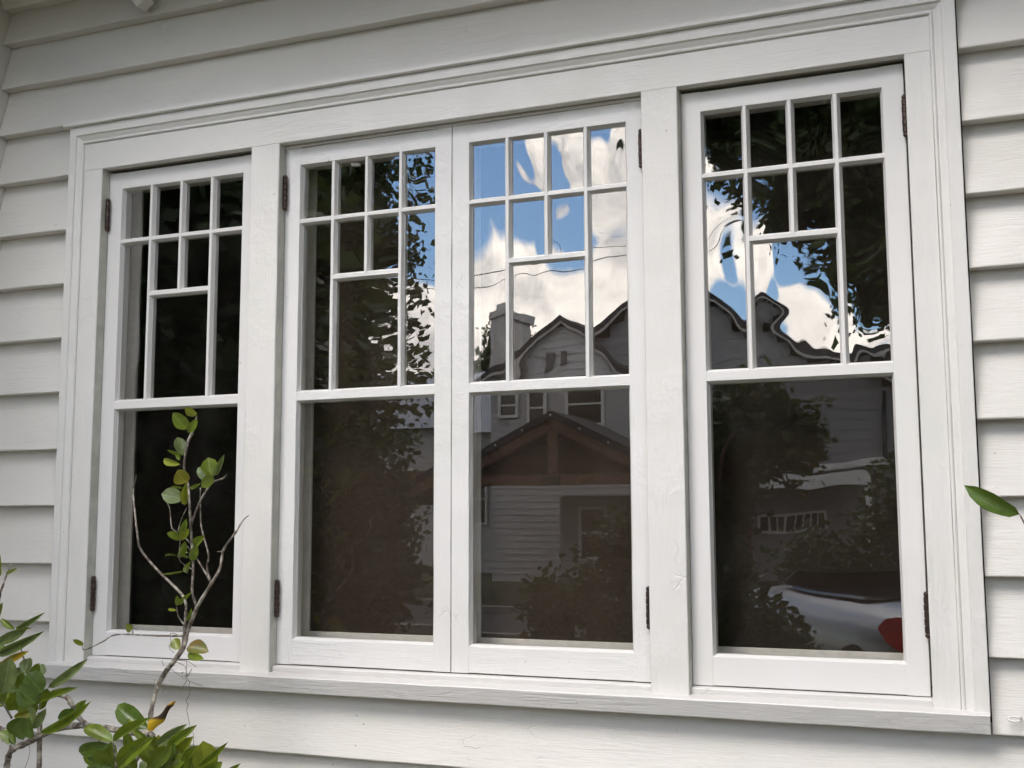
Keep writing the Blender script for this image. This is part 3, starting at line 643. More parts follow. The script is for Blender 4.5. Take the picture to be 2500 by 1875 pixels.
TWIG_STEMS=[[(0.716,-0.351,0.979,0.0092),(0.716,-0.348,1.039,0.0088),(0.716,-0.327,1.100,0.0089),(0.750,-0.335,1.152,0.0098),(0.797,-0.355,1.191,0.0092),(0.819,-0.341,1.231,0.0088),(0.819,-0.325,1.272,0.0079),(0.861,-0.343,1.341,0.0069),(0.919,-0.354,1.416,0.0060),(0.933,-0.333,1.458,0.0051),(0.937,-0.327,1.503,0.0046),(0.965,-0.350,1.527,0.0041),(0.996,-0.350,1.563,0.0037),(1.004,-0.328,1.597,0.0030),(1.028,-0.333,1.613,0.0021)],
[(0.808,-0.327,1.229,0.0079),(0.817,-0.334,1.291,0.0060),(0.833,-0.354,1.357,0.0051),(0.800,-0.343,1.391,0.0051),(0.707,-0.325,1.450,0.0043),(0.655,-0.341,1.511,0.0040),(0.651,-0.355,1.558,0.0038),(0.619,-0.335,1.643,0.0034),(0.607,-0.327,1.692,0.0029),(0.634,-0.348,1.734,0.0019)],
[(0.821,-0.327,1.273,0.0056),(0.854,-0.334,1.340,0.0051),(0.854,-0.354,1.394,0.0046),(0.847,-0.343,1.457,0.0046),(0.827,-0.325,1.526,0.0047),(0.831,-0.341,1.595,0.0042),(0.837,-0.355,1.642,0.0042),(0.816,-0.335,1.696,0.0038),(0.805,-0.327,1.715,0.0043),(0.808,-0.348,1.757,0.0042),(0.820,-0.351,1.827,0.0047),(0.819,-0.329,1.861,0.0052),(0.836,-0.332,1.909,0.0021)],
[(0.900,-0.327,1.414,0.0042),(0.889,-0.334,1.462,0.0035),(0.908,-0.354,1.499,0.0032),(0.882,-0.343,1.549,0.0030),(0.856,-0.325,1.595,0.0026),(0.863,-0.341,1.695,0.0019)],
[(0.821,-0.327,1.581,0.0042),(0.847,-0.334,1.633,0.0040),(0.881,-0.354,1.667,0.0035),(0.904,-0.343,1.708,0.0033),(0.930,-0.325,1.722,0.0026),(0.955,-0.341,1.733,0.0019)],
[(0.810,-0.327,1.262,0.0046),(0.716,-0.334,1.260,0.0035),(0.588,-0.354,1.261,0.0031),(0.526,-0.343,1.237,0.0026),(0.445,-0.325,1.208,0.0024),(0.447,-0.341,1.220,0.0014)],
[(0.829,-0.327,1.526,0.0028),(0.796,-0.334,1.558,0.0023),(0.788,-0.354,1.568,0.0023),(0.765,-0.343,1.582,0.0021),(0.743,-0.325,1.633,0.0019),(0.741,-0.341,1.657,0.0014)],
[(0.776,-0.327,1.565,0.0019),(0.794,-0.334,1.605,0.0016),(0.826,-0.354,1.635,0.0012)],
[(0.812,-0.327,1.291,0.0033),(0.793,-0.334,1.318,0.0028),(0.801,-0.354,1.347,0.0019)],
[(0.831,-0.327,1.456,0.0028),(0.807,-0.334,1.470,0.0023),(0.805,-0.354,1.489,0.0021),(0.798,-0.343,1.542,0.0014)],
[(0.949,-0.327,1.526,0.0028),(0.944,-0.334,1.510,0.0021),(0.938,-0.354,1.509,0.0014)],
[(0.903,-0.327,1.414,0.0037),(0.855,-0.334,1.484,0.0028),(0.832,-0.354,1.524,0.0016)],
[(0.742,-0.351,1.106,0.0042),(0.730,-0.348,1.126,0.0037),(0.708,-0.327,1.130,0.0028)],
[(0.623,-0.327,1.273,0.0014),(0.632,-0.334,1.260,0.0017),(0.642,-0.354,1.274,0.0009)]]
BUSH_STEMS=[[(0.314,-0.487,0.853,0.0102),(0.324,-0.494,0.891,0.0102),(0.357,-0.514,0.937,0.0101),(0.403,-0.503,0.960,0.0101),(0.449,-0.485,0.987,0.0105),(0.521,-0.501,1.010,0.0104),(0.624,-0.515,1.025,0.0103),(0.696,-0.495,1.016,0.0107),(0.772,-0.487,1.010,0.0102),(0.844,-0.508,1.015,0.0092)],
[(0.637,-0.517,1.025,0.0080),(0.608,-0.524,1.047,0.0080),(0.597,-0.544,1.088,0.0085),(0.568,-0.533,1.103,0.0076),(0.500,-0.515,1.103,0.0059),(0.464,-0.531,1.084,0.0036),(0.451,-0.545,1.045,0.0027)],
[(0.290,-0.517,1.000,0.0092),(0.320,-0.524,0.999,0.0087),(0.383,-0.544,0.996,0.0077),(0.420,-0.533,0.980,0.0064)],
[(0.353,-0.587,1.326,0.0041),(0.367,-0.594,1.389,0.0041),(0.394,-0.614,1.409,0.0036),(0.397,-0.603,1.444,0.0032),(0.393,-0.585,1.477,0.0014)],
[(0.426,-0.587,1.044,0.0036),(0.398,-0.594,1.085,0.0031),(0.393,-0.614,1.118,0.0027)],
[(0.629,-0.467,0.873,0.0067),(0.627,-0.474,0.900,0.0063),(0.652,-0.494,0.954,0.0058),(0.653,-0.483,0.999,0.0054)],
[(0.759,-0.537,0.905,0.0039),(0.761,-0.544,0.932,0.0035),(0.765,-0.564,0.995,0.0026)],
[(0.451,-0.587,1.065,0.0031),(0.435,-0.594,1.004,0.0036),(0.450,-0.614,0.957,0.0040)],
[(0.461,-0.587,1.208,0.0031),(0.459,-0.594,1.228,0.0022),(0.470,-0.614,1.252,0.0013)]]
SIDE_STEMS=[[(3.074,-0.487,1.606,0.0017),(3.081,-0.494,1.589,0.0020),(3.096,-0.514,1.556,0.0027),(3.107,-0.503,1.523,0.0030)]]
DEAD_LEAF=[(0.834,-0.500,1.013,0.0031),(0.839,-0.500,1.033,0.0109),(0.854,-0.500,1.047,0.0127),(0.873,-0.500,1.056,0.0100),(0.885,-0.500,1.072,0.0057),(0.895,-0.500,1.087,0.0048),(0.906,-0.500,1.096,0.0048),(0.917,-0.500,1.106,0.0009)]
MOSS=[[(0.799,-0.350,1.190,0.0007),(0.830,-0.350,1.180,0.0007),(0.839,-0.350,1.165,0.0007),(0.839,-0.350,1.147,0.0007)],
[(0.793,-0.350,1.215,0.0007),(0.778,-0.350,1.226,0.0007),(0.774,-0.350,1.237,0.0007)],
[(0.783,-0.350,1.237,0.0007),(0.780,-0.350,1.255,0.0007),(0.778,-0.350,1.269,0.0007),(0.791,-0.350,1.271,0.0007),(0.805,-0.350,1.267,0.0007)],
[(0.807,-0.350,1.195,0.0007),(0.844,-0.350,1.192,0.0007),(0.873,-0.350,1.178,0.0007)],
[(0.838,-0.350,1.194,0.0007),(0.840,-0.350,1.181,0.0007),(0.836,-0.350,1.167,0.0007)],
[(0.828,-0.350,1.162,0.0007),(0.823,-0.350,1.155,0.0007),(0.831,-0.350,1.149,0.0007),(0.842,-0.350,1.156,0.0007),(0.839,-0.350,1.145,0.0007),(0.851,-0.350,1.136,0.0007),(0.849,-0.350,1.125,0.0007)],
[(0.786,-0.350,1.167,0.0007),(0.817,-0.350,1.150,0.0007),(0.832,-0.350,1.142,0.0007)],
[(0.843,-0.350,1.140,0.0007),(0.830,-0.350,1.122,0.0007),(0.819,-0.350,1.107,0.0007)],
[(0.846,-0.350,1.138,0.0007),(0.862,-0.350,1.133,0.0007),(0.896,-0.350,1.126,0.0007)],
[(0.834,-0.350,1.142,0.0007),(0.850,-0.350,1.159,0.0007),(0.857,-0.350,1.172,0.0007)],
[(0.849,-0.350,1.125,0.0007),(0.854,-0.350,1.112,0.0007),(0.848,-0.350,1.092,0.0007),(0.841,-0.350,1.082,0.0007),(0.848,-0.350,1.069,0.0007),(0.844,-0.350,1.056,0.0007),(0.850,-0.350,1.034,0.0007),(0.856,-0.350,1.014,0.0007)],
[(0.868,-0.350,0.995,0.0007),(0.871,-0.350,0.973,0.0007),(0.870,-0.350,0.951,0.0007)],
[(0.746,-0.350,1.109,0.0007),(0.761,-0.350,1.102,0.0007)],
[(0.758,-0.350,1.175,0.0007),(0.753,-0.350,1.186,0.0007),(0.751,-0.350,1.191,0.0007)],
[(0.740,-0.350,1.113,0.0007),(0.747,-0.350,1.145,0.0007),(0.761,-0.350,1.164,0.0007)],
[(0.260,-0.350,0.924,0.0007),(0.270,-0.350,0.904,0.0007),(0.265,-0.350,0.877,0.0007),(0.257,-0.350,0.858,0.0007),(0.249,-0.350,0.839,0.0007)]]
# ------------------------------------------------------------------ plants at the wall
def leaf_mesh(bend, fold, seed):
    rs = random.Random(seed); n, m = 7, 2; vs = []; fs = []
    for i in range(n+1):
        t = i/n; w = (math.sin(math.pi*t**1.06)**0.54)*0.5 if 0 < t < 1 else 0.0; arc = (0.32, -0.22, 0.10)[seed % 3]
        w *= 1.0+rs.uniform(-.05, .05)
        for j in range(-m, m+1):
            u = j/m; x = t; y = u*w+arc*4*t*(1-t)*0.5; z = -bend*(t-0.15)**2+fold*abs(u)*w*0.55+0.010*math.sin(9*t+u*2)
            vs.append((x, y, z))
    k = 2*m+1
    for i in range(n):
        for j in range(2*m): fs.append((i*k+j, i*k+j+1, (i+1)*k+j+1, (i+1)*k+j))
    me = bpy.data.meshes.new('leaf'); me.from_pydata(vs, [], fs); me.update(); me.shade_smooth(); return me
_lm = {}
def leaf(parent, q, idx, camdir):
    b = Vector(q[0:3]); tp = Vector(q[3:6]); w = q[6]; bend = q[7]; c = q[8]
    X = tp-b; L = X.length; X.normalize()
    Z = camdir-X*camdir.dot(X); Z.normalize()
    rs = random.Random(idx*7+3); roll = R(rs.uniform(-24, 24))
    Z = Matrix.Rotation(roll, 3, X) @ Z; Y = Z.cross(X)
    bb = 0.12 if bend < 0.15 else (0.28 if bend < 0.32 else 0.5); sg = idx % 3
    key = (bb, sg, c)
    if key not in _lm:
        me = leaf_mesh(bb, 0.5+0.25*sg, sg+1); me.materials.append(LEAF[c]); _lm[key] = me
    o = bpy.data.objects.new('leaf', _lm[key]); COL.objects.link(o)
    ww = w*1.12; mat = Matrix((X*L*1.04, Y*ww, Z*L*0.6)).transposed().to_4x4(); mat.translation = b-parent_world(parent)
    o.parent = parent; o.matrix_local = mat; return o
CAMP = Vector(cam.location)
def plant(name, base, label, cat, stems, leaves, radmul=1.0, parent=None):
    p = empty(name, base if parent is None else tuple(Vector(base)-Vector(parent.location)), label, cat, parent=parent)
    m = MB()
    for s_ in stems:
        pts = smooth_path(s_, 5); rr = [max(0.0008, q[3]*radmul*(1+0.16*math.sin(i*1.9)*(i % 3 == 0)+0.1*math.sin(i*4.1))) for i, q in enumerate(pts)]
        m.tube([q[:3] for q in pts], rr, 8)
    m.build('stem', M['bark'], p, True)
    for i, q in enumerate(leaves): leaf(p, q, i+len(name), (CAMP-Vector(q[0:3])).normalized())
    return p
# join the visible stems to the ground
BUSH_STEMS = BUSH_STEMS+[[BUSH_STEMS[0][-1], tuple((np.array(BUSH_STEMS[0][-1])+np.array(TWIG_STEMS[0][0]))/2), TWIG_STEMS[0][0]],
                         [(BUSH_STEMS[0][0][0], -.5, BUSH_STEMS[0][0][2], .012), (-0.02, -.5, 0.55, .014), (0.02, -.48, 0.25, .016), (0.05, -.45, -0.02, .019)],
                         [(BUSH_STEMS[4][0][0], -.48, BUSH_STEMS[4][0][2], .008), (0.42, -.47, 0.5, .010), (0.25, -.46, 0.2, .012), (0.08, -.45, -0.02, .014)],
                         [(BUSH_STEMS[0][-1][0], -.5, BUSH_STEMS[0][-1][2], .011), (0.70, -.52, 0.78, .008), (0.72, -.54, 0.6, .006)]]
bush = plant('shrub', (0.06, -0.45, 0), 'leafy green shrub with yellowing leaves and a tall bare twig before the window', 'shrub', BUSH_STEMS, BUSH_LEAVES, 0.9)
dl = MB(); vs = []; fs = []
D0 = smooth_path(DEAD_LEAF, 3)
for i, q in enumerate(D0):
    d_ = Vector((-q[3]*0.75, -0.004, q[3]*0.75)); p_ = Vector(q[:3]); vs += [p_-d_, p_+Vector((0, -0.006-q[3]*.25, 0)), p_+d_]
for i in range(len(D0)-1): fs += [(i*3, i*3+1, i*3+4, i*3+3), (i*3+1, i*3+2, i*3+5, i*3+4)]
t = NT('withered_leaf'); sz = t.n.new('ShaderNodeSeparateXYZ'); t.l.new(t.pos, sz.inputs[0])
zl, zh = D0[0][2], D0[-1][2]
fz = t.math('ADD', t.ramp(sz.outputs[2], zl+(zh-zl)*0.38, zl+(zh-zl)*0.50), 0.0)
c = t.mix(fz, (0.46, 0.30, 0.012), (0.035, 0.018, 0.012)); c = t.mix(t.ramp(sz.outputs[2], zl+(zh-zl)*.84, zl+(zh-zl)*.92), c, (0.45, 0.24, 0.03))
o = link('withered_leaf', mesh('withered_leaf', vs, fs), t.fin(c, 0.45), bush, smooth=True); o['label'] = 'curled yellow and brown withered leaf'
twig = plant('twig', tuple(TWIG_STEMS[0][0][:3]), 'tall lichen-grey twig with sparse round leaves', None, TWIG_STEMS, TWIG_LEAVES, 0.82, bush)
ms = MB()
for s_ in MOSS: ms.tube([q[:3] for q in smooth_path(s_, 4)], 0.0011, 4)
o = ms.build('moss_strands', simple('dry_moss', (0.13, 0.115, 0.095), 0.9, 0.2, 40)); tag(o, 'wispy dry moss strands hanging from the twig fork', 'moss', kind='stuff')
e_ = SIDE_STEMS[0][-1]
SIDE_STEMS[0] += [(e_[0]+.12, -.5, e_[2]-.25, .006), (e_[0]+.28, -.5, e_[2]-.6, .008), (e_[0]+.34, -.48, 0.35, .010), (e_[0]+.36, -.46, -0.02, .012)]
SIDE_LEAVES += [(e_[0]+.10+.05*k_, -.5, e_[2]-.2-.13*k_, e_[0]+(.26 if k_ % 2 else .30)+.05*k_, -.52, e_[2]-.12-.13*k_, .045, .2, 'dg'[k_ % 2]) for k_ in range(5)]
plant('side_shrub', (SIDE_STEMS[0][-1][0], -.46, 0), 'slender shrub stem with one dark green leaf against the clapboards', 'shrub', SIDE_STEMS, SIDE_LEAVES)
# ------------------------------------------------------------------ across the street (seen in the panes), two added shade trees by the house
def leaves_np(centres, n, spread, size, seed):
    """n small leaf-shaped quads in clumps round the given centres"""
    g = np.random.default_rng(seed); c = np.asarray(centres); idx = g.integers(0, len(c), n)
    p = c[idx]+g.normal(0, 1, (n, 3))*spread
    a = g.normal(0, 1, (n, 3)); a[:, 2] *= 0.6; a /= np.linalg.norm(a, axis=1)[:, None]
    b = np.cross(a, g.normal(0, 1, (n, 3))); b /= np.linalg.norm(b, axis=1)[:, None]
    s = size*g.uniform(0.6, 1.35, (n, 1))
    v = np.stack([p, p+a*s*0.5+b*s*0.30, p+a*s, p+a*s*0.5-b*s*0.30], 1).reshape(-1, 3)
    me = bpy.data.meshes.new('crown'); me.vertices.add(4*n); me.vertices.foreach_set('co', v.ravel())
    me.loops.add(4*n); me.loops.foreach_set('vertex_index', np.arange(4*n, dtype=np.int32))
    me.polygons.add(n); me.polygons.foreach_set('loop_start', np.arange(0, 4*n, 4, dtype=np.int32)); me.update(calc_edges=True); return me
def in_ell(c, r, n, seed, shell=0.35):
    g = np.random.default_rng(seed); d = g.normal(0, 1, (n, 3)); d /= np.linalg.norm(d, axis=1)[:, None]
    return np.array(c)+d*np.array(r)*(shell+(1-shell)*g.random((n, 1))**0.6)
def tree(name, base, label, cat, trunk, ells, nleaf, size, leafm, barkm, seed, spread=0.22, limbs=14, group=None):
    o = empty(name, base, label, cat, group)
    tr_ = smooth_path(trunk, 4); m = MB(); m.tube([q[:3] for q in tr_], [q[3] for q in tr_], 10)
    cs = np.concatenate([in_ell(c, r, k, seed+j) for j, (c, r, k) in enumerate(ells)])
    rs = random.Random(seed); top = tr_[len(tr_)//2:]
    for _ in range(limbs):
        a = rs.choice(top); e = cs[rs.randrange(len(cs))]; mid = (np.array(a[:3])+e)/2+np.array([rs.uniform(-.3, .3), rs.uniform(-.3, .3), rs.uniform(.0, .4)])
        pts = smooth_path([(*a[:3], a[3]*0.5), (*mid, a[3]*0.3), (*e, a[3]*0.08)], 5); m.tube([q[:3] for q in pts], [q[3] for q in pts], 6)
    m.build('trunk', barkm, o, True)
    link('crown', leaves_np(cs, nleaf, spread, size, seed), leafm, o); return o
tree('oak_tree', (-6.6, -10.0, 0), 'large dark oak reflected in the two casements by the twig', 'tree',
     [(-6.6, -10, 0, .42), (-6.5, -9.9, 1.6, .34), (-6.3, -9.6, 3.2, .28), (-5.9, -9.3, 5.2, .2), (-5.6, -9.2, 7.4, .1)],
     [((-6.6, -9.3, 6.2), (2.9, 2.2, 3.4), 230), ((-5.4, -8.8, 4.4), (1.9, 1.6, 1.9), 120), ((-8.6, -9.4, 4.4), (2.8, 2.0, 2.6), 160), ((-4.75, -8.8, 2.6), (1.5, 1.3, 1.5), 80), ((-4.72, -9.0, 5.7), (1.25, 1.2, 1.7), 150), ((-4.62, -9.0, 3.7), (1.15, 1.0, 1.2), 90)],
     95000, 0.13, M['oak_leaf'], M['trunk'], 21, 0.26, 22)
tree('corner_shade_tree', (-1.95, -2.1, 0), 'broad dark evergreen added to shade the wall, reflected in the casement nearest the corner', 'tree',  # evergreen added to darken the wall near the corner
     [(-1.95, -2.1, 0, .14), (-1.9, -2.1, 1.2, .12), (-1.85, -2.0, 2.4, .09), (-1.85, -2.0, 4.2, .04)],
     [((-1.6, -1.75, 2.9), (1.2, 1.35, 2.5), 320), ((-1.75, -1.9, 1.3), (1.15, 1.0, 1.2), 130)],
     52000, 0.125, M['oak_leaf'], M['trunk'], 33, 0.16, 16)
tree('side_shade_tree', (6.7, -1.9, 0), 'dense unseen evergreen added past the clapboards to block side light', 'tree',  # unseen evergreen with high canopy, added to keep side light off the reveals
     [(6.7, -1.9, 0, .14), (6.7, -1.9, 1.2, .12), (6.6, -1.9, 2.6, .09), (6.6, -1.9, 4.4, .04)],
     [((6.2, -1.7, 3.0), (1.35, 1.5, 2.6), 240), ((6.2, -1.7, 1.3), (1.3, 1.3, 1.2), 110), ((5.8, -2.9, 2.6), (.9, 1.7, 2.5), 200), ((5.6, -2.2, 5.6), (1.6, 2.0, 1.3), 220)],
     64000, 0.13, M['oak_leaf'], M['trunk'], 39, 0.18, 16)
tree('live_oak', (5.6, -8.2, 0), 'overhanging dark oak bough reflected at the top of the casement with the car', 'tree',
     [(5.6, -8.2, 0, .40), (5.3, -8.1, 1.8, .33), (4.4, -7.9, 3.6, .26), (3.2, -7.6, 5.2, .18), (2.2, -7.3, 6.0, .1)],
     [((2.3, -7.5, 5.9), (1.7, 1.2, 1.2), 190), ((1.4, -7.2, 5.5), (0.72, 0.8, 0.5), 60), ((2.34, -7.2, 4.25), (0.34, 0.5, 1.0), 75), ((1.65, -7.2, 4.72), (0.42, 0.5, 0.36), 45), ((4.6, -7.8, 6.4), (2.4, 1.8, 1.6), 120)],
     48000, 0.11, M['oak_leaf'], M['trunk'], 45, 0.17, 16)
tree('crape_myrtle', (1.80, -5.15, 0), 'leaning smooth-barked small tree reflected low beside the car', 'tree',
     [(1.86, -5.15, 0, .085), (1.66, -5.15, .55, .07), (1.38, -5.12, .95, .055), (1.2, -5.1, 1.35, .045), (1.22, -5.1, 1.8, .03)],
     [((1.50, -5.1, 2.22), (.36, .35, .30), 60), ((1.22, -5.1, 1.75), (.22, .3, .45), 46), ((1.25, -5.15, 1.0), (.25, .3, .5), 34), ((1.8, -5.1, 2.15), (.16, .2, .16), 12)],
     8200, 0.085, M['shrub_leaf'], M['trunk_smooth'], 57, 0.09, 9)
def shrub(base, ells, n, size, label, seed, lm='shrub_leaf', spread=0.08):
    return tree('garden_shrub', base, label, 'shrub', [(*base[:2], 0, .03), (base[0], base[1], .3, .025), (base[0]+.05, base[1], .6, .015)], ells, n, size, M[lm], M['trunk'], seed, spread, 12, 'shrubs in the front garden')
shrub((1.05, -2.55, 0), [((1.10, -2.55, 1.02), (.33, .28, .42), 70), ((1.32, -2.55, 1.38), (.12, .12, .27), 26), ((.86, -2.6, 1.14), (.10, .1, .2), 12)], 2200, 0.060, 'large-leaved shrub reflected low in the casement with the timber porch', 71, spread=0.06)
shrub((-3.0, -6.2, 0), [((-3.2, -6.3, 1.35), (1.2, .7, 1.4), 150), ((-2.45, -6.3, 1.3), (.68, .6, 1.35), 130)], 22000, 0.09, 'dark spreading shrub reflected below the oak', 73, 'oak_leaf', .12)
shrub((2.55, -10.6, 0), [((2.2, -10.6, 1.2), (.55, .5, 1.1), 70), ((1.3, -10.6, .8), (.55, .4, .6), 50)], 5200, 0.10, 'tall garden shrub reflected behind the car', 75, 'shrub_leaf', .12)
shrub((1.5, -4.85, 0), [((1.55, -4.85, .52), (.40, .25, .50), 70)], 4000, 0.07, 'low shrub reflected at the foot of the leaning tree', 79, 'oak_leaf', .07)
shrub((-0.5, -10.3, 0), [((-.5, -10.3, .8), (.9, .5, .8), 70)], 4200, 0.10, 'rounded garden shrub reflected under the porch roof', 77, 'shrub_leaf', .12)
tree('far_tree', (-11.6, -34, 0), 'distant round tree reflected beside the chimney', 'tree', [(-11.6, -34, 0, .3), (-11.6, -34, 3, .2), (-11.6, -34, 6, .1)],
     [((-11.9, -34, 6.0), (1.3, 1.2, 2.3), 120)], 9000, 0.22, M['far_leaf'], M['trunk'], 81, .25, 8)
for j, x in enumerate((-30, -22, 9, 16, 24)):
    tree('street_tree', (x, -33+j, 0), ['tall tree beyond the street, far end', 'tall tree beside the metal-roofed house', 'tree behind the grey gabled house', 'leafy tree two gardens along the street', 'last tree along the street'][j], 'tree', [(x, -33+j, 0, .3), (x, -33+j, 4, .2), (x+.3, -33+j, 7, .1)],
         [((x, -33+j, 6.5), (3.2, 2.6, 3.6), 120)], 7000, 0.34, M['far_leaf'], M['trunk'], 90+j, .4, 8, 'trees beyond the street')

M['wsid'] = simple('neighbour_siding', (0.47, 0.46, 0.46), 0.6, 0.06, 3)
M['gsid'] = simple('grey_siding', (0.25, 0.245, 0.25), 0.6, 0.08, 3)
M['nroof'] = simple('dark_shingles', (0.045, 0.043, 0.045), 0.9, 0.35, 12, 0.01)
M['mroof'] = simple('metal_roofing', (0.30, 0.33, 0.40), 0.45, 0.08, 3)
M['timber'] = simple('stained_timber', (0.165, 0.085, 0.052), 0.6, 0.3, 8)
M['brown'] = simple('porch_boarding', (0.10, 0.075, 0.055), 0.8, 0.2, 4)
M['wtrim'] = simple('white_trim', (0.78, 0.77, 0.75), 0.5, 0.05, 4)
M['dark'] = simple('dark_window_glass', (0.012, 0.013, 0.015), 0.12, 0.2, 2)
M['brickc'] = simple('rendered_chimney', (0.50, 0.47, 0.45), 0.8, 0.12, 5)
M['wire'] = simple('power_cable', (0.02, 0.02, 0.02), 0.7, 0.1, 5)
M['pole'] = simple('pole_wood', (0.16, 0.12, 0.09), 0.9, 0.3, 6, 0.004)
def lap_wall(parent, pts_fn, z0, z1, step, x0, x1, y, mat):
    w = empty('wall', (0, 0, 0), parent=parent); z = z0
    while z < z1-1e-3:
        zt = min(z1, z+step); a, b = pts_fn(z, zt)
        if b > a+0.05:
            link('clapboard', extrude('clapboard', [(z, y-0.05), (z, y+0.022), (zt, y+0.004), (zt, y-0.05)], a, b, 'x'), mat, w)
        z = zt
    return w
def window(parent, x, z, w, h, y, mull=1):
    f = MB(); q = 0.07
    f.box(x-w/2-q, x-w/2, y, y+0.06, z-h/2-q, z+h/2+q); f.box(x+w/2, x+w/2+q, y, y+0.06, z-h/2-q, z+h/2+q); f.box(x-w/2, x+w/2, y, y+0.06, z+h/2, z+h/2+q); f.box(x-w/2, x+w/2, y, y+0.07, z-h/2-q, z-h/2)
    for i in range(mull): xx = x-w/2+w*(i+1)/(mull+1); f.box(xx-.02, xx+.02, y, y+0.05, z-h/2, z+h/2)
    if h > .45: f.box(x-w/2, x+w/2, y, y+0.048, z-.02, z+.02)
    o = f.build('window', M['wtrim'], parent); MB().box(x-w/2, x+w/2, y, y+0.02, z-h/2, z+h/2).build('pane', M['dark'], o); return o
def gable(nm, parent, x0, x1, ze, xp, zp, y0, y1, oh, mat):
    """two roof slopes of a gable running back from y1 to y0"""
    for xe in (x0, x1):
        s = -1 if xe < xp else 1; ze_ = ze if not isinstance(ze, tuple) else ze[0 if s < 0 else 1]; dx, dz = xe-xp, ze_-zp; k = (abs(dx)+oh)/abs(dx); ex, ez = xp+dx*k, zp+dz*k
        MB().poly([(xp, zp+0.02), (ex, ez+0.02), (ex, ez+0.17), (xp, zp+0.19)], y0, y1+oh).build(nm, mat, parent)
# big gabled house across the street
nh = empty('gabled_house', (-3.5, -26, 0), 'large grey gabled house with dark roof reflected across the street', 'house')
HY = -24.0
def big(z, zt):
    if zt < 4.0: return (-6.3, 3.0)
    t_ = (zt-4.0)/(7.15-4.0); u_ = (zt-4.6)/(7.15-4.6); return (-7.6+3.9*u_ if zt > 5.5 else -6.3, 3.0-6.7*t_)
lap_wall(nh, big, 0.1, 7.0, 0.25, -6.3, 3.0, HY, M['gsid'])
gable('roof', nh, -7.6, 3.0, (4.6, 4.0), -3.7, 7.15, -34, HY, 0.35, M['nroof'])
def wing(z, zt):
    if z < 5.0: return (-8.0, -4.1)
    t_ = (z-5.0)/(6.3-5.0); return (-8.0+1.97*t_, -4.1-1.95*t_)
lap_wall(nh, wing, 0.1, 6.2, 0.16, -8.0, -4.1, HY+0.9, M['wsid'])
gable('wing_roof', nh, -8.0, -4.1, 5.0, -6.05, 6.34, -28, HY+0.9, 0.22, M['nroof'])
for xx in (-6.4, -6.0): MB().box(xx-.1, xx+.1, HY+.92, HY+.98, 5.35, 5.6, .01).build('gable_vent', M['dark'], nh)
for (x, z, w, h) in ((-5.55, 4.35, .85, .95), (-6.75, 4.3, .36, 1.0), (-7.5, 4.4, .4, .5)): window(nh, x, z, w, h, HY+0.93, 0)
for (x, z, w, h) in ((-3.6, 4.2, .8, 1.2), (2.3, 4.0, .8, 1.2)): window(nh, x, z, w, h, HY+.03, 1)
ch = MB(); ch.box(-9.32, -8.55, -27.2, -26.5, 3.6, 7.3, .02); ch.box(-9.42, -8.45, -27.3, -26.4, 7.1, 7.35, .02); ch.box(-9.2, -8.7, -27, -26.7, 7.35, 7.6, .02); ch.build('chimney', M['brickc'], nh)
for (x0, x1, ze, xp, zp, yy, oh) in ((-7.6, 3.0, (4.6, 4.0), -3.7, 7.15, HY, .35), (-8.0, -4.1, (5.0, 5.0), -6.05, 6.34, HY+.9, .22)):
    for xe in (x0, x1):
        dx, dz = xe-xp, ze[0 if xe < xp else 1]-zp; k_ = (abs(dx)+oh)/abs(dx); ex, ez = xp+dx*k_, zp+dz*k_
        MB().poly([(xp, zp+.015), (ex, ez+.015), (ex, ez-.05), (xp, zp-.055)], yy+oh-.05, yy+oh-.01).build('rake_board', M['brickc'], nh)
m = MB(); m.tube([(1.25, HY+.09, 4.5), (1.25, HY+.09, 2.9), (1.45, HY+.09, 2.6), (1.45, HY+.09, 0)], .05, 8); m.build('downpipe', M['dark'], nh, True)
MB().box(-6.28, 2.98, HY+.03, HY+.09, 2.70, 2.86, .01).build('band_board', M['wtrim'], nh)
# low porch roof with white fascia and a strip window below
MB().box(-2.4, 1.1, HY+.03, HY+1.7, 2.46, 2.60).build('porch_roof', M['nroof'], nh); MB().box(-2.4, 1.1, HY+1.7, HY+1.76, 2.26, 2.56, .01).build('fascia', M['wtrim'], nh)
window(nh, -0.80, 1.47, 1.55, 0.34, HY+.03, 7)
for xx in (-2.3, 1.0): MB().box(xx-.07, xx+.07, HY+1.55, HY+1.69, 0, 2.45, .01).build('porch_post', M['wtrim'], nh)
# timber porch gable in front of it
pv = empty('timber_porch', (-4.6, -18.8, 0), 'stained timber gable porch with king post reflected in the sky casement', 'porch')
PY = -18.0; px, pz = -4.6, 3.72
for s in (-1, 1):
    e = (px+s*3.6, pz-1.78)
    MB().poly([(px, pz), (e[0], e[1]), (e[0], e[1]-.16), (px, pz-.17)], PY-2.6, PY+.02).build('roof', M['nroof'], pv)
    MB().poly([(px, pz-.18), (e[0]-s*.1, e[1]-.12), (e[0]-s*.1, e[1]-.30), (px, pz-.38)], PY-.16, PY-.01).build('rafter', M['timber'], pv)
    MB().box(px+s*3.3-.11, px+s*3.3+.11, PY-.22, PY-.02, 0, 1.98, .012).build('post', M['timber'], pv)
    MB().box(px+s*3.3-.10, px+s*3.3+.10, PY-2.5, PY-2.3, 0, 1.98, .012).build('post', M['timber'], pv)
MB().box(px-3.4, px+3.4, PY-.20, PY+.01, 2.26, 2.46, .012).build('tie_beam', M['timber'], pv)
MB().box(px-.09, px+.09, PY-.15, PY-.02, 2.461, pz-.30, .01).build('king_post', M['timber'], pv)
MB().box(px-.18, px+.18, PY+.011, PY+.03, 2.28, 2.44, .008).build('iron_plate', M['dark'], pv)
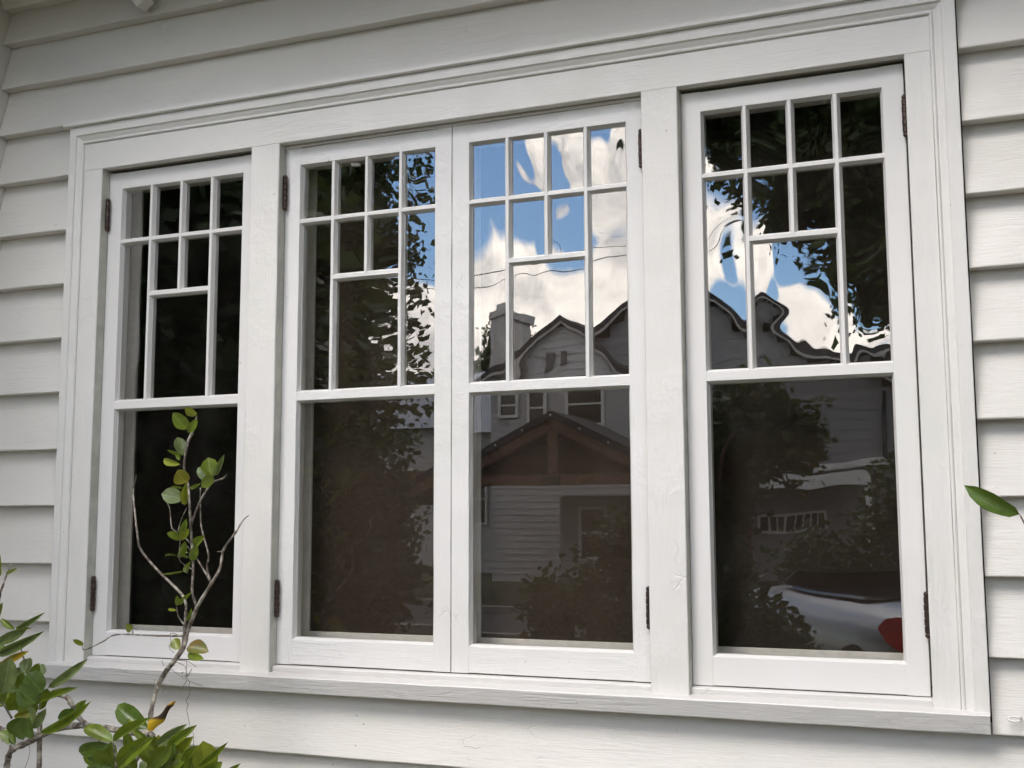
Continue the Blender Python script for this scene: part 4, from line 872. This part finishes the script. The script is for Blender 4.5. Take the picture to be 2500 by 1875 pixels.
MB().poly([(px-2.3, 2.47), (px+2.3, 2.47), (px, pz-.4)], PY-1.2, PY-1.1).build('gable_boarding', M['brown'], pv)
for k in range(13):
    f = k/12; s = -1 if k < 6 else 1; q = abs(f-.5)*2
    MB().ball((px+(f-.5)*7.0, PY+.035, pz-.09-q*1.72), .022, n=6).build('string_light', M['wtrim'], pv)
# pale rendered wall and window under the porch
lw = empty('garden_wall', (-3.6, -20.5, 0), 'pale rendered wall under the timber porch reflection', 'wall'); MB().box(-5.3, -1.9, -20.7, -20.5, 0, 2.1, .02).build('wall', M['wsid'], lw)
window(lw, -4.55, 1.3, .5, 1.0, -20.49, 0)
# metal-roofed house further along
mh = empty('metal_roof_house', (-13, -30, 0), 'house with pale blue metal roof reflected beside the oak', 'house')
MB().box(-17, -9.6, -35, -29, 0, 4.3).build('wall', M['wsid'], mh)
MB().add([(-17.4, -28.6, 4.2), (-9.2, -28.6, 4.2), (-10.6, -32, 6.5), (-16.4, -32, 6.5), (-17.4, -35.4, 4.2), (-9.2, -35.4, 4.2)], [(0, 1, 2, 3), (3, 2, 5, 4), (1, 5, 2), (0, 3, 4), (0, 4, 5, 1)]).build('roof', M['mroof'], mh)
for x in (-15.5, -13.3, -11.1): window(mh, x, 2.2, .9, 1.4, -28.98, 1)
# white house at the other end
wh = empty('white_house', (5, -28, 0), 'white two-storey house partly reflected behind the car', 'house')
MB().box(3.4, 10.5, -34, -27, 0, 5.2).build('wall', M['wsid'], wh)
gable('roof', wh, 3.4, 10.5, 5.2, 6.95, 7.2, -34, -27, .3, M['nroof'])
for x in (4.4, 6.9, 9.4):
    for z in (1.6, 4.0): window(wh, x, z, .9, 1.3, -26.98, 1)
# power lines on two poles
for x in (-26.0, 11.0):
    p = empty('utility_pole', (x, -10.4, 0), 'wooden utility pole at the %s of the street' % ('oak end' if x < 0 else 'driveway end'), 'pole', 'utility poles')
    MB().tube([(x, -10.4, 0), (x, -10.4, 7.2)], [.15, .11], 10).build('post', M['pole'], p); MB().box(x-.06, x+.06, -11.0, -9.8, 6.3, 6.44, .01).build('crossarm', M['pole'], p)
for k, yy in enumerate((-10.9, -9.9)):
    m = MB(); m.tube([(-26+37*t_, yy, 6.46-(1.75+.12*k)*4*t_*(1-t_)) for t_ in np.linspace(0, 1, 40)], .0055, 5)
    tag(m.build('power_line', M['wire']), 'thin power cable sagging over the street, %s of the pair' % ('far one' if k == 0 else 'near one'), 'cable', 'power lines')

# ------------------------------------------------------------------ parked car
M['silver'] = simple('silver_paint', (0.42, 0.43, 0.46), 0.28, 0.04, 2, 0, 0.55)
t = NT('tail_lens'); t.fin((0.85, 0.014, 0.018), 0.12); M['lens'] = t.m
M['tyre'] = simple('tyre_rubber', (0.02, 0.02, 0.02), 0.85, 0.2, 20); M['rim'] = simple('alloy', (0.4, 0.4, 0.42), 0.3, 0.1, 5, 0, 0.9)
car = empty('parked_car', (2.56, -5.25, 0), 'silver parked open car with red tail light reflected low in the end casement', 'car')
hd = Vector((-0.5, -0.866, 0)); rt = Vector((-0.866, 0.5, 0))     # heading, and the flank towards the street corner
corner = Vector((2.56, -5.25, 0)); rear_c = corner-rt*0.86
def cw(s, t_, z): return rear_c+rt*s+hd*t_+Vector((0, 0, z))
secs = [(0.0, .66, .38, .62, .78), (.05, .78, .30, .66, .86), (.22, .86, .24, .68, .905), (.55, .89, .22, .70, .925), (1.0, .905, .20, .71, .94), (2.2, .915, .20, .71, .95), (3.3, .905, .20, .70, .93), (4.0, .87, .22, .66, .80), (4.35, .78, .28, .58, .70), (4.5, .60, .36, .54, .62)]
def ring(t_, w, zb, zs, zd):
    pr = [(.0, zb), (.80, zb), (.97, zb+.10), (1.0, (zb+zs)/2), (.985, zs), (.93, zs+(zd-zs)*.55), (.80, zd-.02), (.45, zd+.005), (0, zd+.012)]
    h = [(a*w, z) for a, z in pr]; full = h+[(-a, z) for a, z in h[-2:0:-1]]; return [cw(a, t_, z) for a, z in full]
def loft(rings):
    k = len(rings[0]); vs = [v for r_ in rings for v in r_]; fs = [(i*k+j, i*k+(j+1) % k, (i+1)*k+(j+1) % k, (i+1)*k+j) for i in range(len(rings)-1) for j in range(k)]
    return vs, fs+[tuple(range(k)), tuple((len(rings)-1)*k+j for j in range(k))]
link('body', mesh('body', *loft([ring(*s) for s in secs])), M['silver'], car, smooth=True)
ck = [[cw(a*w, t_, z) for a, z in ((-1, .955), (1, .955), (.96, .975), (-.96, .975))] for t_, w in ((1.05, .50), (1.15, .66), (2.55, .68), (2.75, .60))]
link('cockpit', mesh('cockpit', *loft(ck)), M['dark'], car)
ws = [cw(-.66, 2.95, .95), cw(.66, 2.95, .95), cw(.60, 2.62, 1.10), cw(-.60, 2.62, 1.10)]; ws += [p+hd*-.03 for p in ws]
link('windscreen', mesh('windscreen', ws, [(0, 1, 2, 3), (4, 5, 6, 7), (0, 1, 5, 4), (1, 2, 6, 5), (2, 3, 7, 6), (3, 0, 4, 7)]), M['dark'], car)
for s in (1, -1):
    plan = [(.40, -.014), (.60, -.010), (.72, .02), (.815, .08), (.862, .18), (.882, .30), (.892, .40)]; vs = []; fs = []
    for i, (a, t_) in enumerate(plan):
        hh = (.085, .12, .13, .13, .115, .08, .012)[i]; zc = .745+.012*i
        for o_ in (0, 1):
            q = 0.022 if o_ == 0 else -0.02
            for z in (-hh, hh): vs.append(cw(s*(a+q*.8), t_-q*.5 if i < 4 else t_, zc+z))
    for i in range(len(plan)-1):
        b_ = i*4; n_ = b_+4; fs += [(b_, b_+1, n_+1, n_), (b_+2, b_+3, n_+3, n_+2), (b_+1, b_+3, n_+3, n_+1), (b_, b_+2, n_+2, n_)]
    fs += [(0, 1, 3, 2), (24, 25, 27, 26)]
    link('tail_light', mesh('tail_light', vs, fs), M['lens'], car, smooth=False)
for s in (1, -1):
    for t_ in (.85, 3.55):
        c0 = cw(s*.80, t_, .33); m = MB(); ax = rt*s
        for i in range(18):
            a = 2*math.pi*i/18; d_ = hd*math.cos(a)+Vector((0, 0, math.sin(a)))
            m.v += [tuple(c0+d_*.22-ax*.02), tuple(c0+d_*.325-ax*.06), tuple(c0+d_*.325+ax*.10), tuple(c0+d_*.22+ax*.125)]
        for i in range(18):
            j = (i+1) % 18; m.f += [(i*4+q, j*4+q, j*4+(q+1) % 4, i*4+(q+1) % 4) for q in range(4)]
        w_ = m.build('wheel', M['tyre'], car); r_ = MB(); r_.v = [tuple(c0+ax*.10)]+[tuple(c0+(hd*math.cos(2*math.pi*i/18)+Vector((0, 0, math.sin(2*math.pi*i/18))))*.225+ax*.115) for i in range(18)]; r_.f = [(0, i+1, (i+1) % 18+1) for i in range(18)]
        r_.build('rim', M['rim'], w_)
pl = MB(); 
vs = [cw(a, -.012, z) for a, z in ((-.26, .56), (.26, .56), (.26, .68), (-.26, .68))]+[cw(a, .02, z) for a, z in ((-.26, .56), (.26, .56), (.26, .68), (-.26, .68))]
link('number_plate', mesh('number_plate', vs, [(0, 1, 2, 3), (4, 5, 6, 7), (0, 1, 5, 4), (1, 2, 6, 5), (2, 3, 7, 6), (3, 0, 4, 7)]), M['wtrim'], car)
